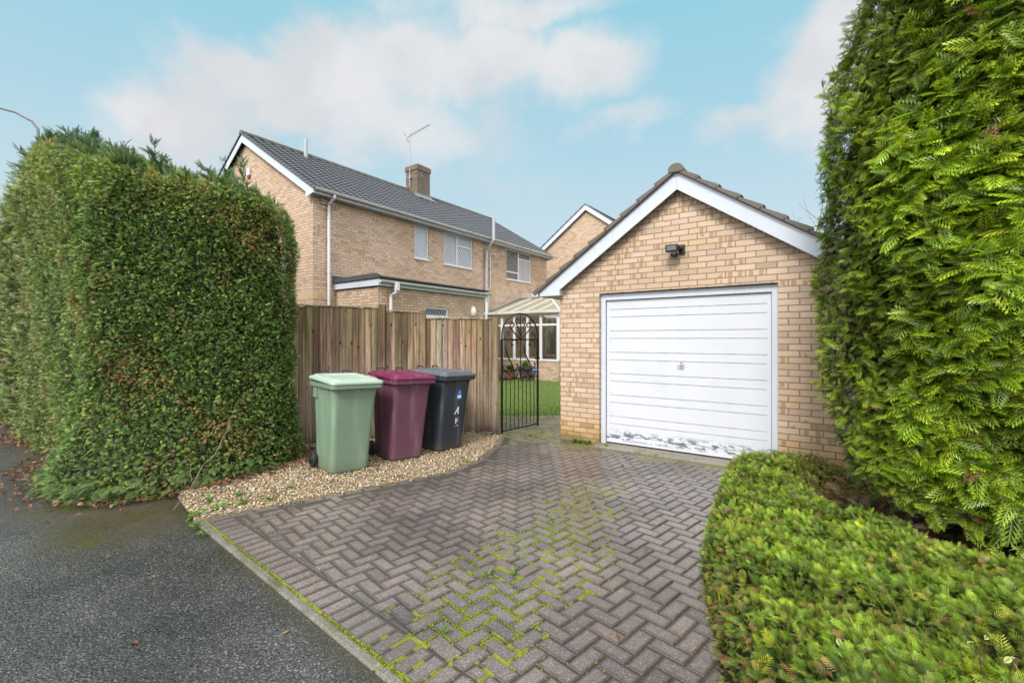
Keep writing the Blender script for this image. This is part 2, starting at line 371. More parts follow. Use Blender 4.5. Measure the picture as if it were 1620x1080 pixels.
def joint_mat():
    t = NT('sand_and_moss_joint'); o = t.obj(); mk, w, gx = moss_mask(t, o)
    c = t.mix(t.noise(o, 60, 3), (.022, .02, .016), (.06, .055, .04)); c = t.mix(t.m_('MULTIPLY', t.sstep(t.noise(o, 1.4, 3), .45, .65), .5), c, (.05, .06, .012))
    c = t.mix(t.sstep(mk, .08, .3), c, t.mix(t.noise(o, 120, 3), (.10, .12, .006), (.28, .28, .012)))
    t.bump(t.noise(o, 150, 3), .6, .005); return t.fin(c, .85)
M['joint'] = joint_mat()
def soil_mat():
    t = NT('damp_soil'); o = t.obj(); c = t.mix(t.noise(o, 8, 5, .7), (.02, .014, .009), (.075, .05, .03)); t.bump(t.noise(o, 35, 5, .7), .8, .02)
    c = t.mix(t.sstep(t.noise(o, 2, 4), .55, .7), c, (.03, .035, .01)); return t.fin(c, .9)
M['soil'] = soil_mat()
def field_mat():
    t = NT('rough_grass_ground'); o = t.obj(); c = t.mix(t.noise(o, .5, 6, .7), (.035, .045, .015), (.08, .085, .03)); t.bump(t.noise(o, 20, 4), .6, .02); return t.fin(c, .9)
M['field'] = field_mat()
def lawn_mat():
    t = NT('lawn_soil'); o = t.obj(); c = t.mix(t.noise(o, 6, 5, .7), (.05, .085, .012), (.11, .16, .03)); t.bump(t.noise(o, 60, 4), .6, .02); return t.fin(c, .9)
M['lawn'] = lawn_mat()
def wood_mat():
    t = NT('weathered_fence_board'); u, v, _ = t.xyz(t.uv()); c = t.attr()
    gr = t.noise(t.comb(t.m_('MULTIPLY', u, 95), t.m_('MULTIPLY', v, 3.2), t.m_('MULTIPLY', t.xyz(c)[0], 40)), 1, 4, .6, 1.2)
    col = t.mix(t.m_('MULTIPLY', t.sstep(gr, .3, .75), .9), t.mix(1, c, (1.25, 1.22, 1.2), 'MULTIPLY'), t.mix(1, c, (.40, .34, .30), 'MULTIPLY'))
    kn = t.voro(t.comb(t.m_('MULTIPLY', u, 1.0), t.m_('MULTIPLY', v, .55), 0.0), 9.5); col = t.mix(t.m_('SUBTRACT', 1, t.sstep(kn, .10, .20)), col, (.035, .02, .012))
    # grey weathering low down, green film at the top, damp at the bottom
    nv = t.m_('ADD', v, t.m_('MULTIPLY', t.m_('SUBTRACT', t.noise(t.comb(t.m_('MULTIPLY', u, 9), t.m_('MULTIPLY', v, 2), 0.0), 1, 4), .5), 1.6))
    gy = t.m_('SUBTRACT', 1, t.sstep(nv, .65, 1.45)); col = t.mix(t.m_('MULTIPLY', gy, t.m_('ADD', .35, t.m_('MULTIPLY', t.xyz(c)[0], .9)), clamp=True), col, t.mix(gr, (.44, .37, .31), (.20, .16, .13)))
    gt = t.sstep(nv, 1.35, 2.3); col = t.mix(t.m_('MULTIPLY', gt, .5), col, (.15, .135, .03))
    db = t.m_('SUBTRACT', 1, t.sstep(t.m_('ADD', v, t.m_('MULTIPLY', t.m_('SUBTRACT', t.noise(t.uv(), 6, 3), .5), .3)), .02, .2)); col = t.mix(t.m_('MULTIPLY', db, .7), col, (.06, .04, .02))
    col = t.mix(1, col, (.98, .90, .76), 'MULTIPLY'); bw = t.n('ShaderNodeHueSaturation'); bw.inputs['Saturation'].default_value = .78; t.set(bw.inputs['Color'], col); col = bw.outputs[0]; lg = t.noise(t.comb(t.m_('MULTIPLY', u, 30), t.m_('MULTIPLY', v, .9), t.m_('MULTIPLY', t.xyz(c)[1], 60)), 1, 3); col = t.mix(t.m_('MULTIPLY', t.sstep(lg, .47, .62), .75), col, t.mix(1, col, (.40, .35, .32), 'MULTIPLY')); t.bump(gr, .5, .005); return t.fin(col, .7, spec=.3)
M['wood'] = wood_mat()
def door_mat():
    t = NT('flaking_white_door_paint'); u, v, _ = t.xyz(t.uv()); uvv = t.uv()
    n = t.noise(t.comb(t.m_('MULTIPLY', u, 8), t.m_('MULTIPLY', v, 19), 0.0), 1, 6, .68, .3); n2 = t.noise(t.comb(u, 0.0, 4.0), 1.3, 3)
    band = t.m_('MULTIPLY', t.sstep(v, .06, .12), t.m_('SUBTRACT', 1, t.sstep(v, .17, .27)))
    f = t.m_('MULTIPLY', band, t.sstep(t.m_('ADD', n, t.m_('MULTIPLY', t.m_('SUBTRACT', n2, .5), .35)), .545, .56))
    f2 = t.m_('MULTIPLY', t.m_('SUBTRACT', 1, t.sstep(v, .28, .5)), t.sstep(t.noise(uvv, 45, 3, .6), .74, .75)); f = t.m_('MAXIMUM', f, f2)
    rust = t.sstep(t.noise(uvv, 30, 3), .62, .7)
    col = t.mix(t.m_('MULTIPLY', t.sstep(t.noise(uvv, 1.5, 5, .6), .45, .75), .3), (.52, .545, .59), (.41, .435, .48))
    drip = t.noise(t.comb(t.m_('MULTIPLY', u, 30), t.m_('MULTIPLY', v, 2), 0.0), 1, 3); col = t.mix(t.m_('MULTIPLY', t.sstep(drip, .55, .8), t.m_('MULTIPLY', t.m_('SUBTRACT', 1, t.sstep(v, .1, 1.0)), .3)), col, (.45, .44, .40))
    col = t.mix(f, col, t.mix(rust, (.12, .145, .18), (.15, .10, .07)))
    grain = t.noise(t.comb(t.m_('MULTIPLY', u, 6), t.m_('MULTIPLY', v, 120), 0.0), 1, 3)
    t.bump(t.m_('SUBTRACT', t.m_('MULTIPLY', grain, .5), f), .18, .003); return t.fin(col, .42, spec=.4)
M['door'] = door_mat()
def plastic_mat(name, c, spk=(.5, .5, .45), amt=.5):
    t = NT(name); o = t.obj(); n = t.noise(o, 2.5, 4); col = t.mix(n, tuple(k * .82 for k in c), tuple(min(1, k * 1.15) for k in c))
    d = t.voro(o, 17); m = t.m_('MULTIPLY', t.m_('SUBTRACT', 1, t.sstep(t.m_('ADD', d, t.m_('MULTIPLY', t.noise(o, 70, 2), .12)), .10, .17)), t.sstep(t.noise(o, 5, 2), .52, .62))
    col = t.mix(t.m_('MULTIPLY', m, amt), col, spk)
    st = t.noise(t.vmul(o, (10, 10, .9)), 1, 4); col = t.mix(t.m_('MULTIPLY', t.sstep(st, .5, .75), .22), col, spk)
    z = t.xyz(o)[2]; col = t.mix(t.m_('MULTIPLY', t.m_('SUBTRACT', 1, t.sstep(t.m_('ADD', z, t.m_('MULTIPLY', n, .2)), .08, .3)), .45), col, (.10, .085, .05))
    sc = t.noise(t.vmul(o, (3, 3, 60)), 1, 4, .7); t.bump(t.m_('ADD', t.noise(o, 220, 2), t.m_('MULTIPLY', sc, .4)), .1, .003)
    return t.fin(col, .42, spec=.4)
M['bin_green'] = plastic_mat('sage_green_plastic', (.155, .235, .165), (.34, .40, .34), .5)
M['lid_green'] = plastic_mat('pale_green_plastic', (.33, .42, .345), (.55, .58, .5), .45)
M['bin_purple'] = plastic_mat('plum_plastic', (.125, .05, .082), (.35, .28, .3), .6)
M['lid_purple'] = plastic_mat('burgundy_plastic', (.135, .012, .05), (.4, .25, .3), .4)
M['bin_black'] = plastic_mat('charcoal_plastic', (.026, .034, .046), (.22, .24, .26), .6)
M['lid_black'] = plastic_mat('slate_plastic', (.085, .10, .12), (.3, .33, .36), .4)
M['blue'] = NT('blue_sticker').fin((.01, .13, .45), .4)
M['sticker_white'] = NT('white_sticker').fin((.78, .78, .76), .5)

# ------------------------------------------------------------------ camera, light, sky
cam = bpy.data.cameras.new('camera'); co = link('camera', cam); co.location = (0, 0, 1.56); co.rotation_euler = (R(90), 0, 0)
cam.sensor_width = 36; cam.lens = 721 / 1620 * 36; cam.shift_y = -4 / 1620; cam.clip_start = .05; cam.clip_end = 3000
S.camera = co
SUN_EL, SUN_AZ = R(42), R(203)      # azimuth clockwise from +Y: behind the camera, a little to the left
sd = Vector((math.sin(SUN_AZ) * math.cos(SUN_EL), math.cos(SUN_AZ) * math.cos(SUN_EL), math.sin(SUN_EL)))
sl = bpy.data.lights.new('sun', 'SUN'); sl.energy = 3.85; sl.angle = R(18); sl.color = (1, .95, .88)
so = link('sun', sl); so.rotation_euler = sd.to_track_quat('Z', 'Y').to_euler()
W = bpy.data.worlds.new('World'); S.world = W; W.use_nodes = True
w = NT.__new__(NT); w.t = W.node_tree; w.t.nodes.clear()
wo = w.n('ShaderNodeOutputWorld'); bg = w.n('ShaderNodeBackground'); w.t.links.new(bg.outputs[0], wo.inputs[0])
sky = w.n('ShaderNodeTexSky', sky_type='NISHITA'); sky.sun_disc = False; sky.sun_elevation = SUN_EL; sky.sun_rotation = SUN_AZ
sky.air_density = 1.0; sky.dust_density = 1.5; sky.ozone_density = 2.0
gen = w.n('ShaderNodeTexCoord').outputs['Generated']
gx, gy, gz = w.xyz(gen)
az = w.m_('ARCTAN2', gx, gy); el = w.m_('ARCSINE', gz)
warp = w.m_('MULTIPLY', w.m_('SUBTRACT', w.noise(gen, 4.5, 6, .55), .5), 1.25)
fine = w.m_('MULTIPLY', w.m_('SUBTRACT', w.noise(gen, 13, 5, .6), .5), .35)
wv1 = w.m_('SUBTRACT', w.noise(gen, 3.2, 5, .6), .5); wv2 = w.m_('SUBTRACT', w.noise(w.vmul(gen, (1.3, 1.1, 1.7)), 3.9, 5, .6), .5)
az2 = w.m_('ADD', az, w.m_('MULTIPLY', wv1, .42)); el2 = w.m_('ADD', el, w.m_('MULTIPLY', wv2, .20))
def pxl(x, y): return math.degrees(math.atan2(x - 810, 721)), math.degrees(math.atan2(536 - y, math.hypot(721, x - 810)))
lobes = []      # bearings and heights of the cloud banks: azimuth, elevation, half widths, density
for x, y, a_, e_, k_ in ((330, 190, 9, 4.2, 1.05), (430, 150, 10, 4.6, 1.1), (540, 120, 11, 5.4, 1.1), (660, 105, 11, 5.6, 1.1), (790, 100, 11, 5, 1.1), (910, 115, 9, 4.2, 1.0), (620, 200, 22, 5.5, .85), (330, 235, 12, 4, .7), (820, 15, 15, 2.6, .95), (620, -10, 14, 2.4, .7),
     (1290, 120, 6.5, 7.5, 1.1), (1340, 40, 6, 6, 1.1), (1160, 205, 8, 2.0, .75), (980, 200, 6, 2.2, .65), (760, 290, 26, 4, .42)): lobes.append((*pxl(x, y), a_, e_, k_))
lobes += [(75, 30, 25, 10, .8), (-80, 25, 20, 8, .8), (150, 40, 40, 15, .9), (-140, 35, 30, 12, .9)]
acc = None
for a0, e0, sa, se, k in lobes:
    p = w.m_('POWER', w.m_('DIVIDE', w.m_('SUBTRACT', az2, R(a0)), R(sa)), 2); q = w.m_('POWER', w.m_('DIVIDE', w.m_('SUBTRACT', el2, R(e0)), R(se)), 2)
    g = w.m_('MULTIPLY', w.m_('EXPONENT', w.m_('MULTIPLY', w.m_('ADD', p, q), -.9)), k)
    acc = g if acc is None else w.m_('MAXIMUM', acc, g)
mask = w.sstep(w.m_('ADD', w.m_('ADD', acc, w.m_('MULTIPLY', warp, .30)), fine), .24, .96)
cc = w.mix(w.sstep(w.noise(gen, 6, 4), .35, .65), (7.5, 7.3, 7.5), (8.7, 8.35, 8.35))
tint = w.mix(w.sstep(el, .05, .75), (6.0, 7.7, 8.7), (3.1, 6.8, 8.2))
skyc = w.mix(.9, sky.outputs[0], tint)
lowhaze = w.m_('MULTIPLY', w.m_('SUBTRACT', 1, w.sstep(el, .0, .45)), .45); skyc = w.mix(lowhaze, skyc, (7.3, 7.9, 8.2))
back = w.sstep(w.m_('SUBTRACT', w.m_('MULTIPLY', gz, .75), gy), -.12, .55)      # added unseen cloud overhead and behind, over-bright to give neutral fill light
back = w.m_('MULTIPLY', back, w.m_('ADD', .75, w.m_('MULTIPLY', warp, .4)), clamp=True)
front = w.mix(w.m_('MULTIPLY', mask, .85), skyc, cc)
w.set(bg.inputs[0], w.mix(back, front, (27.0, 26.2, 25.8))); bg.inputs[1].default_value = .1
S.view_settings.view_transform = 'Standard'; S.view_settings.look = 'None'; S.view_settings.exposure = 0
S.render.engine = 'CYCLES'; S.render.resolution_x = 1024; S.render.resolution_y = 682

# ------------------------------------------------------------------ ground
def sheet(name, pts, z, mat, kind='structure'):
    b = MB(); b.face([(x, y, z) if True else 0 for x, y in pts]); o = b.build(name, mat); tag(o, kind=kind); return o
sheet('ground', [(-600, -600), (600, -600), (600, 600), (-600, 600)], -.07, M['field'])
def kp(l, n): return (KX + KT.x * l + KN.x * n, KY + KT.y * l + KN.y * n)
sheet('road', [kp(70, -9), kp(-70, -9), kp(-70, .02), kp(70, .02)][::1], -.014, M['asphalt'])
sheet('soil', [kp(40, -.06), kp(-30, -.06), kp(-30, 18), kp(40, 18)], -.03, M['soil'])
EDGE = [(-2.74, 3.93), (-2.19, 4.30), (-1.41, 4.86), (-.82, 5.28), (-.45, 5.86), (-.27, 6.6), (-.20, 7.3)]
DRIVE = EDGE + [(-.2, 7.5), (-1.9, 7.9), (-1.9, 9.5), (2.5, 9.5), (2.5, 7.6), (4.1, 4.9), (3.3, 3.6), (2.0, 1.6)] + [kp(-4.6, 0), kp(-4.6, 0), kp(-3, 0)]
sheet('driveway_bed', DRIVE, -.0065, M['joint'])
def inpoly(x, y, P):
    c = False; j = len(P) - 1
    for i in range(len(P)):
        if (P[i][1] > y) != (P[j][1] > y) and x < (P[j][0] - P[i][0]) * (y - P[i][1]) / (P[j][1] - P[i][1]) + P[i][0]: c = not c
        j = i
    return c
def clip_half(poly, px, py, nx, ny):
    out = []
    for i in range(len(poly)):
        a = poly[i]; b = poly[(i + 1) % len(poly)]
        da = (a[0] - px) * nx + (a[1] - py) * ny; db = (b[0] - px) * nx + (b[1] - py) * ny
        if da >= 0: out.append(a)
        if (da >= 0) != (db >= 0):
            t = da / (da - db); out.append((a[0] + (b[0] - a[0]) * t, a[1] + (b[1] - a[1]) * t))
    return out
def seg_dist(x, y, P):
    m = 9
    for i in range(len(P) - 1):
        ax, ay = P[i]; bx, by = P[i + 1]; dx, dy = bx - ax, by - ay; t = max(0, min(1, ((x - ax) * dx + (y - ay) * dy) / (dx * dx + dy * dy)))
        m = min(m, math.hypot(x - ax - t * dx, y - ay - t * dy))
    return m
class Pavers:
    def __init__(s): s.v = []; s.f = []; s.uv = []; s.c = []
    def add(s, poly):
        """convex polygon (counter-clockwise) -> chamfered block"""
        n = len(poly); cx = sum(p[0] for p in poly) / n; cy = sum(p[1] for p in poly) / n
        zt = random.gauss(0, .0012); tx = random.gauss(0, .006); ty = random.gauss(0, .006); c = (random.random(), random.random(), random.random())
        def inset(d):
            r = []
            for i in range(n):
                p0 = Vector(poly[i - 1]); p1 = Vector(poly[i]); p2 = Vector(poly[(i + 1) % n])
                e1 = (p1 - p0).normalized(); e2 = (p2 - p1).normalized(); n1 = Vector((-e1.y, e1.x)); n2 = Vector((-e2.y, e2.x))
                k = 1 + n1.dot(n2); k = max(k, .3); r.append(p1 + (n1 + n2) * (d / k))
            return r
        a = inset(.0042); b = inset(.0095); zz = lambda p: zt + (p[0] - cx) * tx + (p[1] - cy) * ty
        i = len(s.v)
        s.v += [(p[0], p[1], -.04) for p in a] + [(p[0], p[1], zz(p) - .0035) for p in a] + [(p[0], p[1], zz(p)) for p in b]
        def put(idx, uvs):
            s.f.append(tuple(i + k for k in idx)); s.uv += uvs; s.c += [c] * len(idx)
        # the top is fanned so the edge-distance map is exact enough: quads store distances to their two nearest edge pairs
        xs = [Vector(p) for p in b]
        if n == 4:
            L = (xs[1] - xs[0]).length; Wd = (xs[2] - xs[1]).length
            # split the top into a 2x2 grid so that min(u,v) is the distance to the closest edge
            m01 = (xs[0] + xs[1]) / 2; m12 = (xs[1] + xs[2]) / 2; m23 = (xs[2] + xs[3]) / 2; m30 = (xs[3] + xs[0]) / 2; mc = sum(xs, Vector((0, 0))) / 4
            j = len(s.v); s.v += [(p.x, p.y, zz(p)) for p in (m01, m12, m23, m30, mc)]; o = 2 * n
            q = j - i
            h, g = L / 2, Wd / 2
            put((o, q, q + 4, q + 3), [(0, 0), (h, 0), (h, g), (0, g)])
            put((q, o + 1, q + 1, q + 4), [(h, 0), (0, 0), (0, g), (h, g)])
            put((q + 4, q + 1, o + 2, q + 2), [(h, g), (0, g), (0, 0), (h, 0)])
            put((q + 3, q + 4, q + 2, o + 3), [(0, g), (h, g), (h, 0), (0, 0)])
        else:
            put(tuple(2 * n + k for k in range(n)), [(.02, .02)] * n)
        for k in range(n):
            m = (k + 1) % n
            put((n + k, n + m, 2 * n + m, 2 * n + k), [(0, 0)] * 4); put((k, m, n + m, n + k), [(-.004, -.004)] * 4)
    def build(s):
        me = bpy.data.meshes.new('block_paving'); me.from_pydata(s.v, [], s.f); me.update()
        uv = me.uv_layers.new(name='edge'); uv.data.foreach_set('uv', [x for p in s.uv for x in p])
        ca = me.color_attributes.new('Col', 'FLOAT_COLOR', 'CORNER'); ca.data.foreach_set('color', [x for c in s.c for x in (*c, 1.0)])
        me.materials.append(M['paver']); return tag(link('block_paving', me), kind='structure')
pv = Pavers()
px_, py_ = Vector((.721, .693)).normalized(), Vector((-.693, .721)).normalized()
kin = kp(0, .26)
def try_paver(p0, L, Wd):
    poly = [p0, p0 + px_ * L, p0 + px_ * L + py_ * Wd, p0 + py_ * Wd]; c = p0 + px_ * L / 2 + py_ * Wd / 2
    if not inpoly(c.x, c.y, DRIVE) or c.y < 1.0: return
    if seg_dist(c.x, c.y, EDGE) < .15: return
    poly = [tuple(p) for p in poly]
    q = clip_half(poly, kin[0], kin[1], KN.x, KN.y)
    if len(q) < 3: return
    ar = abs(sum(q[i][0] * q[(i + 1) % len(q)][1] - q[(i + 1) % len(q)][0] * q[i][1] for i in range(len(q)))) / 2
    if ar < .0012: return
    pv.add(q)
for i in range(-20, 120):
    for j in range(-60, 90):
        c = (i - j) % 4; p = px_ * (.1 * i) + py_ * (.1 * j)
        if c == 0: try_paver(p, .2, .1)
        elif c == 3: try_paver(p, .1, .2)
for k in range(58):        # header course beside the kerb
    a = Vector(kp(-.02 - k * .1, .055)); t2 = Vector((KT.x, KT.y)); n2 = Vector((KN.x, KN.y))
    if a.y < .6: continue
    pv.add([tuple(a - t2 * .1), tuple(a - t2 * .1 + n2 * .2), tuple(a + n2 * .2), tuple(a)])
L0 = 0                      # stretcher course beside the gravel
for i in range(len(EDGE) - 1):
    a = Vector(EDGE[i]); b = Vector(EDGE[i + 1]); d = (b - a).normalized(); nrm = Vector((d.y, -d.x)); n = max(1, round((b - a).length / .2)); st = (b - a).length / n
    for k in range(n):
        p = a + d * st * k
        if i == 0 and k < 1: p = p + nrm * .0
        pv.add([tuple(p), tuple(p + nrm * .1), tuple(p + nrm * .1 + d * st), tuple(p + d * st)])
pv.build()
b = MB()
for k in range(12):
    l0 = .06 - k * .915; l1 = l0 - .908
    P = [kp(l0, -.004), kp(l1, -.004), kp(l1, .05), kp(l0, .05)]; z = .001 + random.gauss(0, .002)
    b.prism([(x, y, -.1) for x, y in P], (0, 0, .1 + z))
def kerb_mat():
    t = NT('mossy_kerb_concrete'); o = t.obj(); c = t.mix(t.noise(o, 14, 5, .7), (.07, .062, .052), (.21, .19, .16)); sp = t.voro(o, 130, out='Color'); c = t.mix(.35, c, t.ramp(t.xyz(sp)[0], [(0, (.05, .05, .045)), (.8, (.2, .19, .16)), (1, (.42, .4, .36))]))
    c = t.mix(t.m_('MULTIPLY', t.sstep(t.noise(o, 3.5, 5, .65), .46, .66), .75), c, (.055, .058, .016)); t.bump(t.noise(o, 70, 4, .7), .5, .006); return t.fin(c, .6)
tag(b.build('kerb', kerb_mat(), bevel=.012, fix=True), kind='structure')

# gravel bed
GR = EDGE[:] + [(-.22, 7.5), (-1.4, 7.55), (-3.1, 6.75), (-3.6, 5.2), (-3.3, 4.5)]
sheet('gravel_bed', GR, -.004, (lambda t: t.fin(t.mix(t.voro(t.obj(), 55), (.10, .07, .04), (.30, .23, .14)), .8))(NT('gravel_fines')))
ico = bmesh.new(); bmesh.ops.create_icosphere(ico, subdivisions=1, radius=1); IV = np.array([v.co[:] for v in ico.verts]); IF = np.array([[v.index for v in f.verts] for f in ico.faces]); ico.free()
pts = []
while len(pts) < 14500:
    x = random.uniform(-3.5, -.1); y = random.uniform(3.8, 7.5)
    if inpoly(x, y, GR): pts.append((x, y))
    elif seg_dist(x, y, EDGE) < .05 and random.random() < .12 and y > 4.0: pts.append((x, y))
pts = np.array(pts); N = len(pts)
sc = RNG.uniform(.0055, .0125, (N, 1)) * np.array([[1, 1, .62]]) * RNG.uniform(.75, 1.3, (N, 3))
ang = RNG.uniform(0, 2 * PI, N)
V = IV[None] * (1 + .28 * RNG.normal(size=(N, 12 if len(IV) == 12 else len(IV), 1))) * sc[:, None, :]
tl = RNG.normal(0, .35, (N, 2)); V[:, :, 2] += V[:, :, 0] * tl[:, :1] + V[:, :, 1] * tl[:, 1:]
x = V[:, :, 0] * np.cos(ang)[:, None] - V[:, :, 1] * np.sin(ang)[:, None]; y = V[:, :, 0] * np.sin(ang)[:, None] + V[:, :, 1] * np.cos(ang)[:, None]
V = np.stack([x + pts[:, :1], y + pts[:, 1:], V[:, :, 2] + sc[:, 2:3] * .8 + RNG.uniform(0, .012, (N, 1))], 2)
pal = np.array([(.50, .39, .23), (.56, .47, .32), (.40, .29, .15), (.28, .19, .11), (.60, .55, .45), (.34, .31, .27), (.46, .31, .14), (.53, .43, .26)])
pc = pal[RNG.integers(0, len(pal), N)] * RNG.uniform(.6, 1.25, (N, 1)) * np.array([[1.0, 1.02, 1.08]])
F = IF[None] + (np.arange(N) * len(IV))[:, None, None]
tag(np_mesh('gravel', V.reshape(-1, 3), F.reshape(-1, 3), M['pebble'], col=np.repeat(pc, len(IV), 0), smooth=True), kind='stuff', label='wet buff and brown pebbles under the bins beside the driveway', cat='gravel')

# ------------------------------------------------------------------ wall / roof helpers
def wall_x(b, x0, x1, z0, z1, y, ops, depth, flip=False):
    """vertical wall in the plane y=const (front faces -y, or +y when flip); ops = (xa,xb,za,zb) openings, reveals go 'depth' inward"""
    xs = sorted({x0, x1, *[o[0] for o in ops], *[o[1] for o in ops]}); zs = sorted({z0, z1, *[o[2] for o in ops], *[o[3] for o in ops]})
    for i in range(len(xs) - 1):
        for j in range(len(zs) - 1):
            cx, cz = (xs[i] + xs[i + 1]) / 2, (zs[j] + zs[j + 1]) / 2
            if any(o[0] < cx < o[1] and o[2] < cz < o[3] for o in ops): continue
            q = [(xs[i], y, zs[j]), (xs[i + 1], y, zs[j]), (xs[i + 1], y, zs[j + 1]), (xs[i], y, zs[j + 1])]
            b.face(q[::-1] if flip else q)
    for a, c, e, f in ops:
        yd = y - depth if flip else y + depth
        for q in ([(a, y, e), (a, y, f), (a, yd, f), (a, yd, e)], [(c, y, e), (c, yd, e), (c, yd, f), (c, y, f)], [(a, y, f), (c, y, f), (c, yd, f), (a, yd, f)], [(a, y, e), (a, yd, e), (c, yd, e), (c, y, e)]):
            b.face(q[::-1] if flip else q)
def swapxy(b):      # turn a wall built in the plane y=const facing -y into one in plane x=const facing +x
    b.v = [(-y, x, z) for x, y, z in b.v]; return b
def roof(b, P, L0, L1, T, gauge, wid, prof, thick=.035, npt=8, ends=True):
    """tiled slope. P(a,t,h): a along ridge, t up the slope, h off the slope"""
    n = max(2, int((L1 - L0) / wid * npt)); As = [L0 + (L1 - L0) * i / n for i in range(n + 1)]
    nc = round(T / gauge); g = T / nc
    for k in range(nc):
        t0, t1 = k * g - .03, (k + 1) * g
        sh = (k % 2) * .5 * wid if prof == 'flat' else 0
        def ph(a):
            u = ((a + sh - L0) / wid) % 1.0
            if prof == 'roll': return .034 * max(0, math.sin(PI * min(1, u / .62))) if u < .62 else .0
            return -.006 if u < .06 else 0.0
        i0 = len(b.v); jit = random.gauss(0, .003)
        for a in As:
            jj = jit + (random.gauss(0, .002) if prof == 'flat' else 0)
            b.v += [P(a, t0, -.01), P(a, t0 + jj, thick + ph(a)), P(a, t1, .008 + ph(a))]
        for i in range(n):
            p, q = i0 + i * 3, i0 + i * 3 + 3
            b.f += [(p, q, q + 1, p + 1), (p + 1, q + 1, q + 2, p + 2)]; b.c += [None, None]
        if ends:
            for a in (L0, L1):
                b.face([P(a, t0, -.02), P(a, t0, thick), P(a, t1, .008), P(a, t1, -.02)])
EX = Vector((.814, -.581, 0)).normalized(); DY = Vector((EX.y * -1, EX.x, 0)); RZ = math.atan2(EX.y, EX.x)

# ------------------------------------------------------------------ garage
G0 = (.754, 7.085, 0)
gar = thing('garage', 'detached brick garage with white up and over door at the end of the driveway', 'garage', G0, RZ)
GW, GL, OX0, OX1, OZ = 3.60, 5.6, .651, 2.933, 2.226; CX = GW / 2; TP = math.tan(R(34.5)); EAV = 2.36; AP = EAV + CX * TP
b = MB(); wall_x(b, 0, GW, 0, EAV, 0, [(OX0, OX1, 0, OZ)], .11)
b.face([(0, 0, EAV), (GW, 0, EAV), (CX, 0, AP)])
b.face([(0, 0, 0), (0, 0, EAV), (0, GL, EAV), (0, GL, 0)]); b.face([(GW, 0, 0), (GW, GL, 0), (GW, GL, EAV), (GW, 0, EAV)])
b.face([(0, GL, 0), (0, GL, EAV), (CX, GL, AP), (GW, GL, EAV), (GW, GL, 0)])
b.build('wall', M['brick'], gar)
b = MB(); b.box(OX0 + .0, OX0 + .072, .06, .13, 0.0, OZ - .01); b.box(OX1 - .072, OX1, .06, .13, 0.0, OZ - .01); b.box(OX0 + .072, OX1 - .072, .06, .13, OZ - .10, OZ - .01)
b.build('door_frame', M['white'], gar, bevel=.004)
# up-and-over leaf: pressed ribs in pairs
dx0, dx1, dz0, dz1, yd = OX0 + .08, OX1 - .08, .05, OZ - .108, .095
prof = [(dz0, 0)]; zs = [.155]
z = 2.118 - .131
gro = [.155]
for k in range(6):
    gro += [z - .3115 * k, z - .3115 * k - .110]
gro = sorted(g for g in gro if dz0 + .05 < g < dz1 - .05)
for g in gro: prof += [(g - .0045, 0), (g - .004, .010), (g + .0035, .010), (g + .007, 0)]
prof += [(dz1, 0)]
b = MB()
xa, xb = dx0 + .045, dx1 - .045
for (za, ha), (zb, hb) in zip(prof[:-1], prof[1:]): b.face([(xa, yd + ha, za), (xb, yd + ha, za), (xb, yd + hb, zb), (xa, yd + hb, zb)])
for p, q in ((dx0, xa), (xb, dx1)): b.face([(p, yd - .003, dz0), (q, yd - .003, dz0), (q, yd - .003, dz1), (p, yd - .003, dz1)])
b.face([(xa, yd - .003, dz0), (xa, yd + .02, dz0), (xa, yd + .02, dz1), (xa, yd - .003, dz1)]); b.face([(xb, yd - .003, dz1), (xb, yd + .02, dz1), (xb, yd + .02, dz0), (xb, yd - .003, dz0)])
b.face([(dx0, yd - .003, dz0), (dx0, yd + .03, dz0), (dx1, yd + .03, dz0), (dx1, yd - .003, dz0)]); b.face([(dx0, yd - .003, dz1), (dx1, yd - .003, dz1), (dx1, yd + .03, dz1), (dx0, yd + .03, dz1)])
for p in (dx0, dx1): b.face([(p, yd - .003, dz0), (p, yd + .03, dz0), (p, yd + .03, dz1), (p, yd - .003, dz1)])
door = b.build('garage_door', M['door'], gar)
MB().box(OX0 + .01, OX1 - .01, .125, .135, 0, OZ).build('inner_backing', M['felt'], gar)
hx, hz = OX0 + 1.15, 1.20
b = MB(); b.box(hx - .018, hx + .018, yd - .008, yd, hz - .05, hz + .05); b.tube([(hx, yd - .005, hz + .012), (hx, yd - .045, hz + .012)], .009); b.tube([(hx - .045, yd - .047, hz + .004), (hx + .045, yd - .047, hz + .02)], .010)
b.build('handle', M['chrome'], door, bevel=.002)
b = MB(); b.prism([(OX0 - .02, -.16, -.05), (OX1 + .02, -.16, -.05), (OX1 + .02, .12, -.05), (OX0 - .02, .12, -.05)], (0, 0, .078)); b.build('threshold', M['concrete'], gar, bevel=.012)
